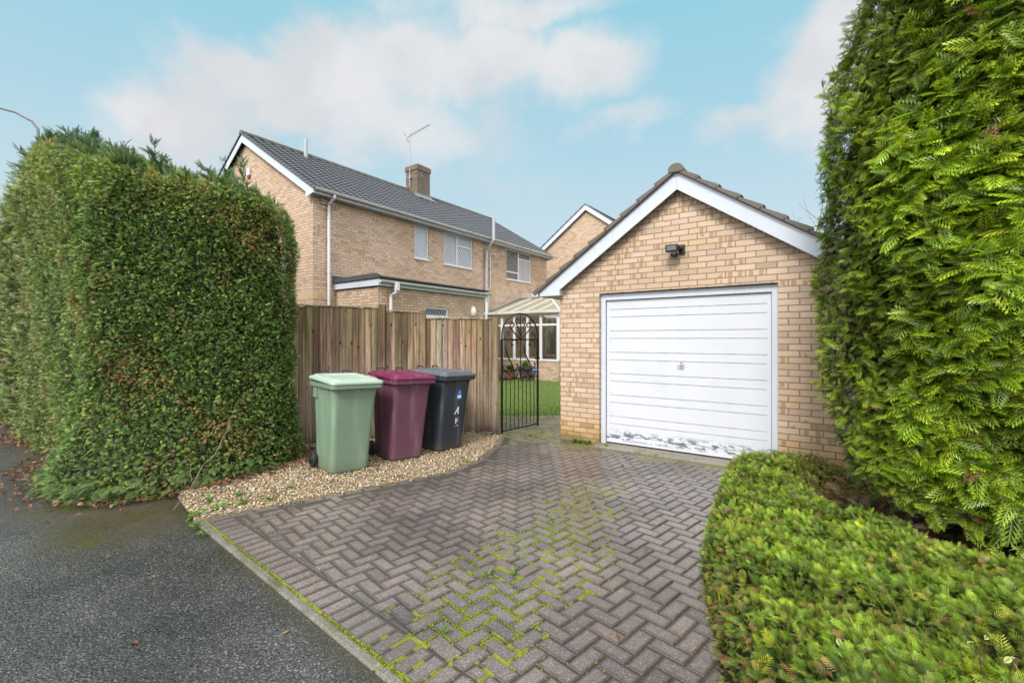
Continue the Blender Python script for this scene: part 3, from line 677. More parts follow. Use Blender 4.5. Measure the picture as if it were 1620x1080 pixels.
# bargeboards with boxed eaves
OV, FO = .30, .13    # eave overhang, verge overhang
tw = Vector((math.cos(R(34.5)), 0, math.sin(R(34.5))))
def zr(x): return EAV + (CX - abs(x - CX)) * TP      # underside of roof along wall
bt, bb = .13, -.09   # board top and bottom relative to zr
b = MB(); y0 = -FO
ex = -OV; ix = .055
b.prism([(ex, y0, zr(ex) + bt), (ex, y0, 2.225), (ix, y0, 2.225), (ix, y0, zr(ix) + bb), (CX, y0, AP + bb), (CX, y0, AP + bt)], (0, .024, 0))
ex2 = GW + OV; ix2 = GW - .055
b.prism([(CX + .002, y0, AP + bt), (CX + .002, y0, AP + bb), (ix2, y0, zr(ix2) + bb), (ix2, y0, 2.225), (ex2, y0, 2.225), (ex2, y0, zr(ex2) + bt)], (0, .024, 0))
for a, c in ((ex, ix), (ix2, ex2)):
    b.box(a, c, y0 + .024, -.003, 2.225, 2.237); b.box(ix - .01 if a < 1 else ix2, ix if a < 1 else ix2 + .01, y0 + .024, -.003, 2.237, zr(ix) + bb + .01)
b.build('bargeboard', M['white'], gar, fix=True)
b = MB()
for s in (-1, 1):
    xw = 0 if s < 0 else GW; xo = ex if s < 0 else ex2
    b.box(min(xw - s * .0 + (0 if s < 0 else .003), xo), max(xw - (.003 if s < 0 else 0), xo), .003, GL, 2.225, 2.24); b.box(xo - .01, xo + .01, y0 + .03, GL, 2.225, zr(ex) + .10)
b.build('soffit', M['white'], gar)
T = (CX + OV + .06) / math.cos(R(34.5)); n_l = Vector((-math.sin(R(34.5)), 0, math.cos(R(34.5)))); n_r = Vector((math.sin(R(34.5)), 0, math.cos(R(34.5))))
e0 = Vector((CX - T * tw.x, 0, AP + .165 - T * tw.z)); e1 = Vector((CX + T * tw.x, 0, AP + .165 - T * tw.z))
b = MB()
roof(b, lambda a, t, h: tuple(e0 + tw * t + n_l * h + Vector((0, a, 0))), -FO - .05, GL + .1, T, .30, .30, 'flat', .045)
roof(b, lambda a, t, h: tuple(e1 + Vector((-tw.x, 0, tw.z)) * t + n_r * h + Vector((0, a, 0))), -FO - .05, GL + .1, T, .30, .30, 'flat', .045)
rf = b.build('roof', M['garage_tile'], gar)
b = MB()
b.prism([(e0.x, -FO - .035, e0.z - .03), (CX, -FO - .035, AP + .135), (CX, -FO - .035, AP + .163), (e0.x, -FO - .035, e0.z)], (0, .3, 0))
b.prism([(CX, -FO - .035, AP + .135), (e1.x, -FO - .035, e1.z - .03), (e1.x, -FO - .035, e1.z), (CX, -FO - .035, AP + .163)], (0, .3, 0))
b.build('undercloak', M['mortar'], rf, fix=True)
b = MB(); k = 0; yy = -FO - .06
while yy < GL:
    rings = []
    for y2, r in ((yy, .098), (yy + .44, .092)):
        rings.append([(CX + math.cos(R(a)) * r, y2, AP + .150 + math.sin(R(a)) * r * .85) for a in range(-20, 201, 22)])
    n = len(rings[0])
    b.loft(rings, cap=True); yy += .42
b.build('ridge_tile', M['ridge'], rf, smooth=False, fix=True)
def half_gutter(b, x, y0, y1, z, r=.055, sx=1):
    """half-round gutter running along y"""
    prof = [(x + math.cos(R(a)) * r, z + math.sin(R(a)) * r) for a in range(180, 361, 20)] + [(x + math.cos(R(a)) * (r - .006), z + math.sin(R(a)) * (r - .006)) for a in range(360, 179, -20)]
    b.prism([(p, y0, q) for p, q in prof], (0, y1 - y0, 0))
b = MB(); half_gutter(b, ex - .065, -FO - .02, GL, 2.285); half_gutter(b, ex2 + .065, -FO - .02, GL, 2.285); b.box(ex - .12, ex - .012, -FO - .03, -FO - .02, 2.225, 2.292)
b.build('gutter', M['gutter'], gar, fix=True)
# security light
def on_gar(x, y, z): return tuple(Vector(G0) + EX * x + DY * y + Vector((0, 0, z)))
sec = thing('security_light', 'small black security floodlight mounted high on the garage gable', 'security light', on_gar(1.79, 0, 2.70), RZ)
b = MB(); b.box(.01, .085, -.035, -.001, -.02, .10); b.tube([(.05, -.03, .05), (.035, -.09, .05)], .022); b.build('bracket', M['black_plastic'], sec, bevel=.008)
b = MB(); b.loft([[(-.105, -.20, .00), (.03, -.20, .00), (.03, -.20, .075), (-.105, -.20, .075)], [(-.12, -.19, -.012), (.045, -.19, -.012), (.045, -.19, .087), (-.12, -.19, .087)], [(-.10, -.08, .0), (.03, -.08, .0), (.03, -.08, .08), (-.10, -.08, .08)]], True)
b.build('lamp_housing', M['black_plastic'], sec, bevel=.006, fix=True)
b = MB(); b.box(-.095, .02, -.204, -.2005, .01, .066); b.build('lens', NT('dull_lens').fin((.10, .11, .115), .15), sec)
b = MB(); b.loft([[(math.cos(t) * r - .02, math.sin(t) * r - .12, zz) for t in [k * PI / 6 for k in range(12)]] for zz, r in ((-.02, .05), (-.05, .052), (-.075, .03))]); b.build('sensor', M['black_plastic'], sec, smooth=True, fix=True)

# ------------------------------------------------------------------ house
H0 = (-5.068, 11.6, 0); HL, HS = 11.45, 7.1; HE = 5.24; HP = R(31.5); HT = math.tan(HP)
hou = thing('house', 'two storey buff brick house with dark tiled roof and leaded windows behind the fence', 'house', H0, RZ)
def on_house(x, y, z): return tuple(Vector(H0) + EX * x + DY * y + Vector((0, 0, z)))
wins = [(3.43, 4.04, 4.12, 5.215), (4.756, 6.237, 4.10, 5.215), (8.32, 10.15, 3.98, 5.215)]
b = MB(); wall_x(b, 0, HL, 0, HE + .12, 0, wins, .1); swapxy(b)
apx = -HS / 2; HA = HE + .12 + HS / 2 * HT
b.face([(-HS, 0, 0), (0, 0, 0), (0, 0, HE + .12), (-HS, 0, HE + .12)]); b.face([(-HS, 0, HE + .12), (0, 0, HE + .12), (apx, 0, HA)])
b.face([(0, HL, 0), (-HS, HL, 0), (-HS, HL, HE + .12), (apx, HL, HA), (0, HL, HE + .12)]); b.face([(-HS, HL, 0), (-HS, 0, 0), (-HS, 0, HE + .12), (-HS, HL, HE + .12)])
b.build('wall', M['house_brick'], hou)
b = MB(); bw = .006    # soldier course
for k in range(24):
    b.box(-.075 * k - .070, -.075 * k - .005, -bw, .02, 2.58, 2.795)
for k in range(8):
    b.box(-.02, bw, .075 * k + .005, .075 * k + .07, 2.58, 2.795)
b.build('soldier_course', paint_mat('buff_soldier_bricks', (.50, .37, .24), .85, .3, (.3, .2, .13)), hou)
def window(par, xw, ya, yb, za, zb, cells, face=1, sill=True):
    """window in a wall plane x=xw facing +x; cells = list of (ya,yb,za,zb fractions, glass)"""
    b = MB(); f = .05; x0, x1 = xw - .085, xw - .03
    b.box(x0, x1, ya, yb, za, za + f); b.box(x0, x1, ya, yb, zb - f, zb); b.box(x0, x1, ya, ya + f, za + f, zb - f); b.box(x0, x1, yb - f, yb, za + f, zb - f)
    for kind, p, q0, q1 in cells['bars']:
        if kind == 'v': y = ya + (yb - ya) * p; b.box(x0, x1 - .004, y - .035, y + .035, za + (zb - za) * q0 + (f if q0 == 0 else -.0), za + (zb - za) * q1 - (f if q1 == 1 else 0))
        else: z = za + (zb - za) * p; b.box(x0, x1 - .006, ya + (yb - ya) * q0 + (f if q0 == 0 else .035), ya + (yb - ya) * q1 - (f if q1 == 1 else .035), z - .03, z + .03)
    if sill: b.box(x0, xw + .035, ya - .04, yb + .04, za - .035, za - .001)
    fr = b.build('window', M['upvc'], par, bevel=.004)
    for a, c, e, g, mt in cells['panes']:
        b = MB(); y0, y1, z0, z1 = ya + (yb - ya) * a, ya + (yb - ya) * c, za + (zb - za) * e, za + (zb - za) * g
        b.face([(x0 + .02, y0, z0), (x0 + .02, y1, z0), (x0 + .02, y1, z1), (x0 + .02, y0, z1)]); b.build('pane', M[mt], fr)
    return fr
window(hou, 0, *wins[0], {'bars': [], 'panes': [(0, 1, 0, 1, 'glass_net')]})
window(hou, 0, *wins[1], {'bars': [('v', .46, 0, 1), ('h', .66, .46, 1)], 'panes': [(0, .46, 0, 1, 'glass_pale'), (.46, 1, 0, .66, 'glass_pale'), (.46, 1, .66, 1, 'glass_pale')]})
window(hou, 0, *wins[2], {'bars': [('v', .50, 0, 1), ('h', .26, 0, .5), ('h', .76, .5, 1)], 'panes': [(0, .5, 0, .26, 'glass_dark'), (0, .5, .26, 1, 'glass_dark'), (.5, 1, 0, .76, 'glass_curtain'), (.5, 1, .76, 1, 'glass_dark')]})
# roof
hov, hfo = .24, .14
hw = Vector((math.cos(HP), 0, math.sin(HP))); HT_ = (HS / 2 + hov + .05) / math.cos(HP); hz = HA + .13
eN = Vector((apx + HT_ * hw.x, 0, hz - HT_ * hw.z)); eF = Vector((apx - HT_ * hw.x, 0, hz - HT_ * hw.z)); nN = Vector((math.sin(HP), 0, math.cos(HP))); nF = Vector((-math.sin(HP), 0, math.cos(HP)))
b = MB()
roof(b, lambda a, t, h: tuple(eN + Vector((-hw.x, 0, hw.z)) * t + nN * h + Vector((0, a, 0))), -hfo - .03, HL + .18, HT_, .168, .31, 'roll', .034, 6)
roof(b, lambda a, t, h: tuple(eF + hw * t + nF * h + Vector((0, a, 0))), -hfo - .03, HL + .18, HT_, .168, .31, 'roll', .034, 4)
hr = b.build('roof', M['house_tile'], hou)
b = MB(); yy = -hfo - .03
while yy < HL + .1:
    b.loft([[(apx + math.cos(R(a)) * r, y2, hz + .0 + math.sin(R(a)) * r * .8) for a in range(-15, 196, 21)] for y2, r in ((yy, .115), (yy + .45, .108))]); yy += .43
b.build('ridge_tile', M['ridge'], hr, fix=True)
# chimney on the ridge
b = MB(); cx0, cx1, cy0, cy1 = apx - .05, apx + .62, 6.25, 6.95
b.box(cx0, cx1, cy0, cy1, 6.9, 8.42); b.box(cx0 - .035, cx1 + .035, cy0 - .035, cy1 + .035, 8.42, 8.60)
ch = b.build('chimney', M['chimney_brick'], hr); b = MB(); b.box(cx0 - .01, cx1 + .01, cy0 - .01, cy1 + .01, 8.60, 8.64); b.build('flaunching', M['mortar'], ch)
b = MB(); xq = cx1 + .003; zq = hz - (cx1 - apx) * HT
b.box(xq, xq + .015, cy0 - .12, cy1 + .12, zq - .05, zq + .17); b.prism([(xq + .02, cy0 - .16, zq + .06), (xq + .02, cy1 + .16, zq + .06), (xq + .22, cy1 + .16, zq + .06 - .20 * HT), (xq + .22, cy0 - .16, zq + .06 - .20 * HT)], (0, 0, .02)); b.build('flashing', M['lead'], ch)
# bargeboards, fascia, gutters, pipes
b = MB(); y0 = -hfo; hbt, hbb = .09, -.13
def hzr(x): return HE + .12 + (HS / 2 - abs(x - apx)) * HT
for s in (1, -1):
    xe = apx + s * (HS / 2 + hov); xi = apx + s * (HS / 2 - .10)
    pr = [(apx + s * .001, y0, HA + hbt), (apx + s * .001, y0, HA + hbb), (xi, y0, hzr(xi) + hbb), (xi, y0, HE - .10), (xe, y0, HE - .02), (xe, y0, hzr(xe) + hbt)]
    b = MB(); b.prism(pr, (0, .022, 0)); b.build('bargeboard', M['white'], hou, fix=True)
    b = MB(); b.prism([(p[0], HL + hfo, p[2]) for p in pr], (0, -.022, 0)); b.build('bargeboard', M['white'], hou, fix=True)
b = MB(); b.box(.003, hov, -hfo + .025, HL + hfo - .03, HE - .015, HE); b.box(hov, hov + .02, -hfo + .0, HL + hfo, HE - .035, HE + .05); b.box(-HS - hov, -HS - .003, -hfo + .025, HL + .1, HE - .015, HE); b.box(-HS - hov - .02, -HS - hov, -hfo, HL + hfo, HE - .03, HE + .14)
b.box(-HS, 0, -hfo + .025, -.003, HE + .02, HE + .03) if False else None
b.build('fascia', M['white'], hou)
b = MB(); half_gutter(b, hov + .088, -hfo - .01, HL + hfo + .12, HE + .085, .064); b.build('gutter', M['gutter'], hou, fix=True)
b = MB(); py = .40; b.tube([(hov + .085, py, HE + .04), (hov + .085, py, HE - .04), (.09, py, HE - .19), (.075, py, HE - .26), (.075, py, 0)], .038, 10); 
for z in (4.7, 3.3, 1.9): b.tube([(.075, py, z), (.075, py, z + .05)], .045, 10)
b.build('downpipe', M['upvc'], hou, smooth='auto')
b = MB(); py = 6.93; b.tube([(hov + .20, py, HE + .85), (hov + .20, py, HE + .0), (.10, py, HE - .34), (.10, py, HE - .44), (.10, py, 2.95)], .056, 12)
for z in (4.55, 3.5): b.tube([(.10, py, z), (.10, py, z + .07)], .066, 12)
b.build('soil_pipe', M['grey_pipe'], hou, smooth='auto')
b = MB(); b.tube([(.10, 6.93, 2.95), (.10, 6.93, 0)], .055, 12); b.build('lower_soil_pipe', M['upvc'], hou, smooth='auto')
b = MB(); py = 7.22; b.tube([(.05, py + .34, 4.83), (.05, py, 4.80), (.05, py, 3.55), (.05, py - .12, 3.45), (.05, py - .12, 0)], .022, 8); b.build('waste_pipe', M['upvc'], hou, smooth='auto')
b = MB(); vx = apx + .55; vz = hz - .55 * HT; b.tube([(vx, 1.55, vz - .1), (vx, 1.55, vz + .62)], .055, 12); b.build('vent_pipe', M['grey_pipe'], hr, smooth='auto')
b = MB(); b.box(.001, .02, .18, .42, HE - .20, HE - .03); 
for k in range(2): b.box(.02, .05, .20, .40, HE - .19 + k * .075, HE - .15 + k * .075)
b.build('air_brick', M['house_brick'], hou)
# single storey flat roofed extension (part of the house)
xw, ya, yb = 1.75, .65, 4.75; xs = 2.86
b = MB(); ew = (1.55, 2.48, 2.17, 2.44)
wall_x(b, ya, yb, 0, xs + .1, -xw, [(ya + ew[0], ya + ew[1], ew[2], ew[3])], .1); swapxy(b)
b.face([(.0, ya, 0), (xw, ya, 0), (xw, ya, xs + .1), (.0, ya, xs + .1)]); b.face([(xw, yb, 0), (.0, yb, 0), (.0, yb, xs + .1), (xw, yb, xs + .1)])
exo = b.build('extension', M['brick'] if False else M['house_brick'], hou)
window(exo, xw, ya + ew[0], ya + ew[1], ew[2], ew[3], {'bars': [], 'panes': [(0, 1, 0, 1, 'glass_dark')]})
b = MB(); b.prism([(.003, ya - .06, xs), (xw + .10, ya - .06, xs), (xw + .10, ya - .06, xs + .19), (.003, ya - .06, xs + .17)], (0, .02, 0)); b.box(xw + .08, xw + .10, ya - .04, yb + .05, xs, xs + .15); b.box(.003, xw + .08, ya - .04, yb + .04, xs + .0, xs + .012)
b.build('extension_fascia', M['white'], exo)
b = MB(); b.prism([(.003, ya - .09, xs + .165), (xw + .13, ya - .09, xs + .18), (xw + .16, ya - .09, xs + .225), (.003, ya - .09, xs + .25)], (0, yb - ya + .16, 0)); b.box(.004, .03, ya - .1, ya + .25, xs + .22, xs + .36); b.prism([(xw + .14, ya - .1, xs + .18), (xw + .14, ya - .1, xs + .24), (xw + .05, ya - .1, xs + .30), (.0, ya - .1, xs + .28), (.0, ya - .1, xs + .17)], (0, .06, 0))
b.build('felt_roof', M['felt'], exo, fix=True)
b = MB(); half_gutter(b, xw + .16, ya - .06, yb + .12, xs + .12, .055); b.build('extension_gutter', M['gutter'], exo, fix=True)
b = MB(); b.box(xw + .155, xw + .265, ya + .36, ya + .45, xs - .10, xs + .09); b.tube([(xw + .20, ya + .40, xs + .02), (xw + .19, ya + .40, xs - .14), (xw + .075, ya + .33, xs - .22), (xw + .075, ya + .33, 0)], .038, 10); b.build('extension_downpipe', M['upvc'], exo, smooth='auto')
# oval wall light, alarm box, aerial (fixed things of their own)
gl = thing('wall_light', 'cream oval bulkhead light on the brick extension above the fence', 'wall light', on_house(xw, ya + 3.55, 2.40), RZ)
b = MB(); rings = []
for k in range(7):
    a = k / 6 * PI / 2; rings.append([(math.sin(a) * .07 + .02, math.cos(t) * .115 * max(math.cos(a), .02), math.sin(t) * .165 * max(math.cos(a), .02)) for t in [j * PI / 10 for j in range(20)]])
b.loft(rings); b.build('diffuser', M['opal'], gl, smooth=True, fix=True)
b = MB(); b.loft([[(x, math.cos(t) * .12, math.sin(t) * .17) for t in [j * PI / 10 for j in range(20)]] for x in (.001, .02)]); b.build('base', M['upvc'], gl, fix=True)
al = thing('alarm_box', 'white burglar alarm box with red base high on the house gable', 'alarm box', on_house(-3.36, 0, 6.42), RZ)
b = MB(); b.prism([(-.09, -.06, -.02), (.09, -.06, -.02), (.09, -.06, .19), (-.09, -.06, .19)], (0, .058, 0)); b.build('cover', M['upvc'], al, bevel=.015, fix=True)
b = MB(); b.prism([(-.09, -.055, -.024), (-.045, -.055, -.10), (.045, -.055, -.10), (.09, -.055, -.024)], (0, .053, 0)); b.build('strobe', M['red'], al, bevel=.01, fix=True)
ae = thing('tv_aerial', 'grey yagi television aerial on a thin mast strapped to the chimney', 'aerial', on_house(cx0 + .30, cy0 - .06, 8.1), RZ)
b = MB(); b.tube([(0, 0, -.35), (0, 0, 1.82)], .018, 8); b.build('mast', M['alu'], ae, smooth='auto')
b = MB(); b.box(-.08, .08, -.02, .06, -.02, .02); b.tube([(-.05, -.0, -.02), (.05, -.0, -.02), (.05, 0, .12), (-.05, 0, .12), (-.05, 0, -.02)], .012, 6); b.build('bracket', M['alu'], ae)
b = MB(); A = Vector((-.10, -.06, 1.66)); B = Vector((1.02, .50, 2.05)) * .62 + Vector((0, 0, .78)); d = (B - A).normalized(); A = Vector((0, 0, 1.72)) - d * .12; B = A + d * 1.05
b.tube([A, B], .014, 6); sd2 = d.cross(Vector((0, 0, 1))).normalized()
for k in range(11):
    p = A + d * (.16 + .085 * k); l = .13 - .004 * k; b.tube([p - sd2 * l, p + sd2 * l], .006, 5); 
upd = sd2.cross(d)
for s in (-1, 1):
    for q in (.12, .24): b.tube([A + upd * (s * q * .7) - sd2 * .2 - d * .05 * q * 4, A + upd * (s * q * .7) + sd2 * .2 - d * .05 * q * 4], .007, 5)
    b.tube([A, A + upd * (s * .2) - d * .06], .008, 5)
b.build('antenna', M['alu'], ae)

# ------------------------------------------------------------------ conservatory
GZ = .12
con = thing('conservatory', 'white framed conservatory with pale polycarbonate hipped roof attached to the house', 'conservatory', on_house(.004, 7.07, 0), RZ)
CWX, CDY = 3.12, 4.30; sill, eav = .82, 2.47
b = MB(); b.box(0, CWX, 0, .2, 0, sill - .03); b.box(CWX - .2, CWX, .2, CDY - .2, 0, sill - .03); b.box(0, CWX, CDY - .2, CDY, 0, sill - .03); b.build('dwarf_wall', M['house_brick'], con)
cf = MB(); cf.box(-.0, CWX + .02, -.02, .09, sill - .03, sill + .04); cf.box(0, CWX, 0, .07, eav - .09, eav); cf.box(0, CWX, .0, .065, 2.02, 2.09)
posts = [0.0, .66, 1.22, 1.80, 2.36, CWX - .07]
for i, p in enumerate(posts): wd = .09 if i in (0, 5) else .075; cf.box(p, p + wd + .02, -.005, .075, sill + .04, eav - .09)
for s in (CDY - .08,):
    cf.box(0, CWX, s, s + .07, sill - .03, sill + .05); cf.box(0, CWX, s, s + .07, eav - .09, eav)
    for p in posts: cf.box(p, p + .08, s - .004, s + .074, sill + .05, eav - .09)
cf.box(CWX - .075, CWX + .0, .07, CDY - .08, sill - .03, sill + .05); cf.box(CWX - .075, CWX, .07, CDY - .08, eav - .09, eav)
for p in (.9, 1.7, 2.5, 3.4): cf.box(CWX - .08, CWX + .004, p, p + .08, sill + .05, eav - .09)
cf.build('frame', M['upvc'], con, bevel=.004)
for i in range(len(posts) - 1):
    a, c = posts[i] + .08, posts[i + 1] + .01
    b = MB(); b.face([(a, .035, sill + .03), (c, .035, sill + .03), (c, .035, 2.03), (a, .035, 2.03)]); b.build('pane', M['glass'], con)
    b = MB(); b.face([(a, .036, 2.08), (c, .036, 2.08), (c, .036, eav - .08), (a, .036, eav - .08)]); fl = b.build('fanlight', M['glass'], con)
    if i in (2, 3, 4):
        mx = (a + c) / 2; b = MB()
        b.tube([(a + .04, .03, 2.22), (mx - .09, .03, 2.27), (mx, .03, 2.22), (mx + .09, .03, 2.27), (c - .04, .03, 2.22)], .008, 5); b.tube([(mx - .09, .03, 2.16), (mx, .03, 2.3), (mx + .09, .03, 2.16)], .007, 5); b.build('leadwork', M['black_metal'], fl)
b = MB(); b.face([(0.02, CDY - .05, sill), (CWX - .05, CDY - .05, sill), (CWX - .05, CDY - .05, eav), (0.02, CDY - .05, eav)]); b.face([(CWX - .04, .1, sill), (CWX - .04, CDY - .1, sill), (CWX - .04, CDY - .1, eav), (CWX - .04, .1, eav)]); b.build('rear_blind', M['blind'], con)
b = MB(); b.face([(0, .2, .10), (CWX - .2, .2, .10), (CWX - .2, CDY - .2, .10), (0, CDY - .2, .10)]); b.box(.5, 1.3, 1.2, 1.9, .10, .85); b.build('interior', M['room'], con)
RHX, RDY, RZH = 1.48, 2.2, 3.22    # ridge end, ridge line, ridge height
poly = NT('pale_polycarbonate'); po = poly.obj(); pm0 = poly.fin(poly.mix(poly.noise(po, 2.5, 5, .6), (.60, .545, .40), (.50, .45, .29)), .35, spec=.4)
ptr = poly.n('ShaderNodeBsdfTranslucent'); ptr.inputs[0].default_value = (.8, .78, .66, 1); pmx = poly.n('ShaderNodeMixShader'); pmx.inputs[0].default_value = .55
poly.t.links.new(poly.b.outputs[0], pmx.inputs[1]); poly.t.links.new(ptr.outputs[0], pmx.inputs[2]); poly.t.links.new(pmx.outputs[0], poly.out.inputs[0]); pm = pm0
b = MB(); z0 = eav + .04; oy = -.12
b.face([(0, oy, z0), (CWX + .12, oy, z0), (RHX, RDY, RZH), (0, RDY, RZH)]); b.face([(CWX + .12, oy, z0), (CWX + .12, CDY + .12, z0), (RHX, RDY, RZH)]); b.face([(CWX + .12, CDY + .12, z0), (0, CDY + .12, z0), (0, RDY, RZH), (RHX, RDY, RZH)])
cr = b.build('roof', pm, con)
b = MB()
for p in (.58, 1.16, 1.76, 2.36):
    t = 1.0 if p <= RHX else (CWX + .12 - p) / (CWX + .12 - RHX); b.obox((p, oy, z0 + .02), (p, oy + (RDY - oy) * t, z0 + .02 + (RZH - z0) * t), .06, .035)
b.obox((CWX + .12, oy, z0 + .02), (RHX, RDY, RZH + .02), .07, .04)
b.build('glazing_bar', M['upvc'], cr)
b = MB(); b.obox((.03, oy, z0 + .05), (.03, RDY, RZH + .06), .16, .03); b.obox((.02, RDY, RZH + .03), (RHX, RDY, RZH + .03), .14, .05); b.build('flashing', M['lead'], cr)
b = MB()
for k in range(15):
    x = .12 + k * .092; b.tube([(x - .04, RDY, RZH + .05), (x - .03, RDY, RZH + .16), (x, RDY, RZH + .20), (x + .03, RDY, RZH + .16), (x + .04, RDY, RZH + .05)], .012, 5); b.tube([(x, RDY, RZH + .18), (x, RDY, RZH + .23)], .010, 5)
b.build('ridge_cresting', paint_mat('weathered_cresting', (.48, .42, .35), .6), cr)
b = MB(); b.prism([(0, -.02, eav), (0, -.17, eav), (0, -.17, eav + .085), (0, -.15, eav + .085), (0, -.02, eav + .03)], (CWX + .15, 0, 0)); b.build('gutter', M['gutter'], con, fix=True)

# ------------------------------------------------------------------ neighbour house seen over the garage roof
nb = thing('house', 'second buff brick house with plain white bargeboard gable showing above the garage roof', 'house', on_house(1.02, 13.5, 0), RZ)
nh, ne, nt = 3.6, 5.3, math.tan(R(36)); na = ne + nh * nt
b = MB(); b.face([(-nh, 0, 0), (nh, 0, 0), (nh, 0, ne), (0, 0, na), (-nh, 0, ne)]); b.face([(-nh, 9, 0), (-nh, 0, 0), (-nh, 0, ne), (-nh, 9, ne)]); b.face([(nh, 0, 0), (nh, 9, 0), (nh, 9, ne), (nh, 0, ne)]); b.face([(nh, 9, 0), (-nh, 9, 0), (-nh, 9, ne), (0, 9, na), (nh, 9, ne)])
b.build('wall', M['house_brick'], nb)
b = MB()
for s in (-1, 1): b = MB(); b.prism([(s * .001, -.15, na + .11), (s * .001, -.15, na - .16), (s * (nh + .25), -.15, ne - .25 * nt - .16), (s * (nh + .25), -.15, ne - .25 * nt + .11)], (0, .022, 0)); b.build('bargeboard', M['white'], nb, fix=True)
b = MB(); NA = math.atan(nt); nT = (nh + .3) / math.cos(NA)
for s in (-1, 1):
    ev = Vector((s * nT * math.cos(NA), 0, na + .12 - nT * math.sin(NA))); dr = Vector((-s * math.cos(NA), 0, math.sin(NA))); nn = Vector((s * math.sin(NA), 0, math.cos(NA)))
    roof(b, lambda a, t, h, ev=ev, dr=dr, nn=nn: tuple(ev + dr * t + nn * h + Vector((0, a, 0))), -.18, 9.1, nT, .33, .3, 'flat', .04, 4)
b.build('roof', M['house_tile'], nb)

# ------------------------------------------------------------------ fence
F0 = Vector((-3.9, 6.17, 0)); F1 = Vector((-1.44, 7.44, 0)); F2 = Vector((-.30, 7.475, 0)); Fm = Vector((-2.035, 7.132, 0))
fen = thing('wooden_fence', 'weathered featheredge board fence stepping down from the hedge to the gate', 'fence', tuple(Fm), 0)
pal = [(.30, .215, .135), (.24, .145, .08), (.34, .25, .17), (.38, .30, .235), (.28, .165, .08), (.29, .235, .11), (.36, .285, .21), (.13, .075, .04), (.36, .28, .19), (.22, .145, .08), (.17, .11, .06)]
def panel(p, q, z0, z1):
    b = MB(); L = (q - p).length; d = (q - p).normalized(); n = Vector((d.y, -d.x, 0)); k = int(L / .088)
    for i in range(k + 1):
        s0 = i * L / k - .012; s1 = min((i + 1) * L / k + .012, L)
        if s0 >= L - .03: break
        c = random.choice(pal); c = tuple(x * random.uniform(.8, 1.2) for x in c); jz = random.uniform(-.012, .006)
        a = p + d * max(s0, 0) - Fm; e = p + d * s1 - Fm
        P = [a + n * .008, e + n * .024, e + n * .006, a + n * .001]
        lo = z0 + random.uniform(0, .03)
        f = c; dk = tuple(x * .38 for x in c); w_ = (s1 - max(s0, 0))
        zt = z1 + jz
        fr = [0, .10, .88, 1.0]; ft = [P[0] + (P[1] - P[0]) * q for q in fr]; cs = [tuple(x * .75 for x in c), c, tuple(x * .55 for x in c)]  # darker edge strips: shadow lines between boards put into the colour
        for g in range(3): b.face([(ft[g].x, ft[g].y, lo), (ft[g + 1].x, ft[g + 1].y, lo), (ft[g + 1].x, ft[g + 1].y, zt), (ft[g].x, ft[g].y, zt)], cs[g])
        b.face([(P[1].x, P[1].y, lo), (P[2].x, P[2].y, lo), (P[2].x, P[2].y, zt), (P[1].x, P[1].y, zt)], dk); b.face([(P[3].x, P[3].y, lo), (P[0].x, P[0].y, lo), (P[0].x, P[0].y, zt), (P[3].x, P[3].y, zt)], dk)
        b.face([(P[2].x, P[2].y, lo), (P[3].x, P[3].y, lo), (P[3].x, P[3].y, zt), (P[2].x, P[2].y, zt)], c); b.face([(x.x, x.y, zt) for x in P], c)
    for z in (z0 + .25, (z0 + z1) / 2, z1 - .2): b.obox(p - Fm - n * .03 + Vector((0, 0, z)), q - Fm - n * .03 + Vector((0, 0, z)), .05, .07, (.15, .1, .06))
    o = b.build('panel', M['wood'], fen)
    b = MB(); b.obox(p - Fm + n * .012 + Vector((0, 0, z1 + .014)), q - Fm + n * .012 + Vector((0, 0, z1 + .014)), .055, .018, (.42, .38, .30)); b.build('capping_rail', M['wood'], o)
def post(p, h, w=.10, c=(.16, .10, .055)):
    b = MB(); x, y = p.x - Fm.x, p.y - Fm.y; b.box(x - w / 2, x + w / 2, y - w / 2, y + w / 2, 0, h, c); o = b.build('post', M['wood'], fen, bevel=.004); return o
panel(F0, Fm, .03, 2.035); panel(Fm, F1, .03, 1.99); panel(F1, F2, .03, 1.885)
post(Fm + Vector((.02, -.05, 0)), 2.09, .10, (.14, .075, .04)); post(F1 + Vector((0, -.02, 0)), 2.03, .075, (.21, .17, .06)); post(F2 + Vector((.03, -.03, 0)), 1.91, .10, (.22, .16, .08)); post(F0, 2.1)

# ------------------------------------------------------------------ gate
g0 = Vector((-.165, 7.40, 0)); g1 = Vector((.455, 8.08, 0)); gd = (g1 - g0); gw = gd.length
gat = thing('garden_gate', 'black wrought iron garden gate with arched top and scrollwork standing ajar', 'gate', tuple(g0), math.atan2(gd.y, gd.x))
b = MB(); zl, zm, zt, zb2, zap = .90, 1.03, 1.55, .06, 1.99
for x in (0, gw): b.box(x - .014, x + .014, -.014, .014, .03, zt)
arch = [(gw / 2 - math.cos(t) * gw / 2, 0, zt + math.sin(t) ** .8 * (zap - zt)) for t in [k * PI / 20 for k in range(21)]]; b.tube(arch, .014, 6)
b.build('frame', M['black_metal'], gat)
b = MB()
for z in (zb2, zl, zm, zt): b = MB(); b.box(.014, gw - .014, -.008, .008, z - .010, z + .010); b.build('rail', M['black_metal'], gat)
b = MB()
for k in range(1, 9): b.tube([(gw * k / 9, 0, zb2), (gw * k / 9, 0, zl)], .007, 6)
b.tube([(gw / 2, 0, zl), (gw / 2, 0, zap)], .009, 6); b.build('bars', M['black_metal'], gat)
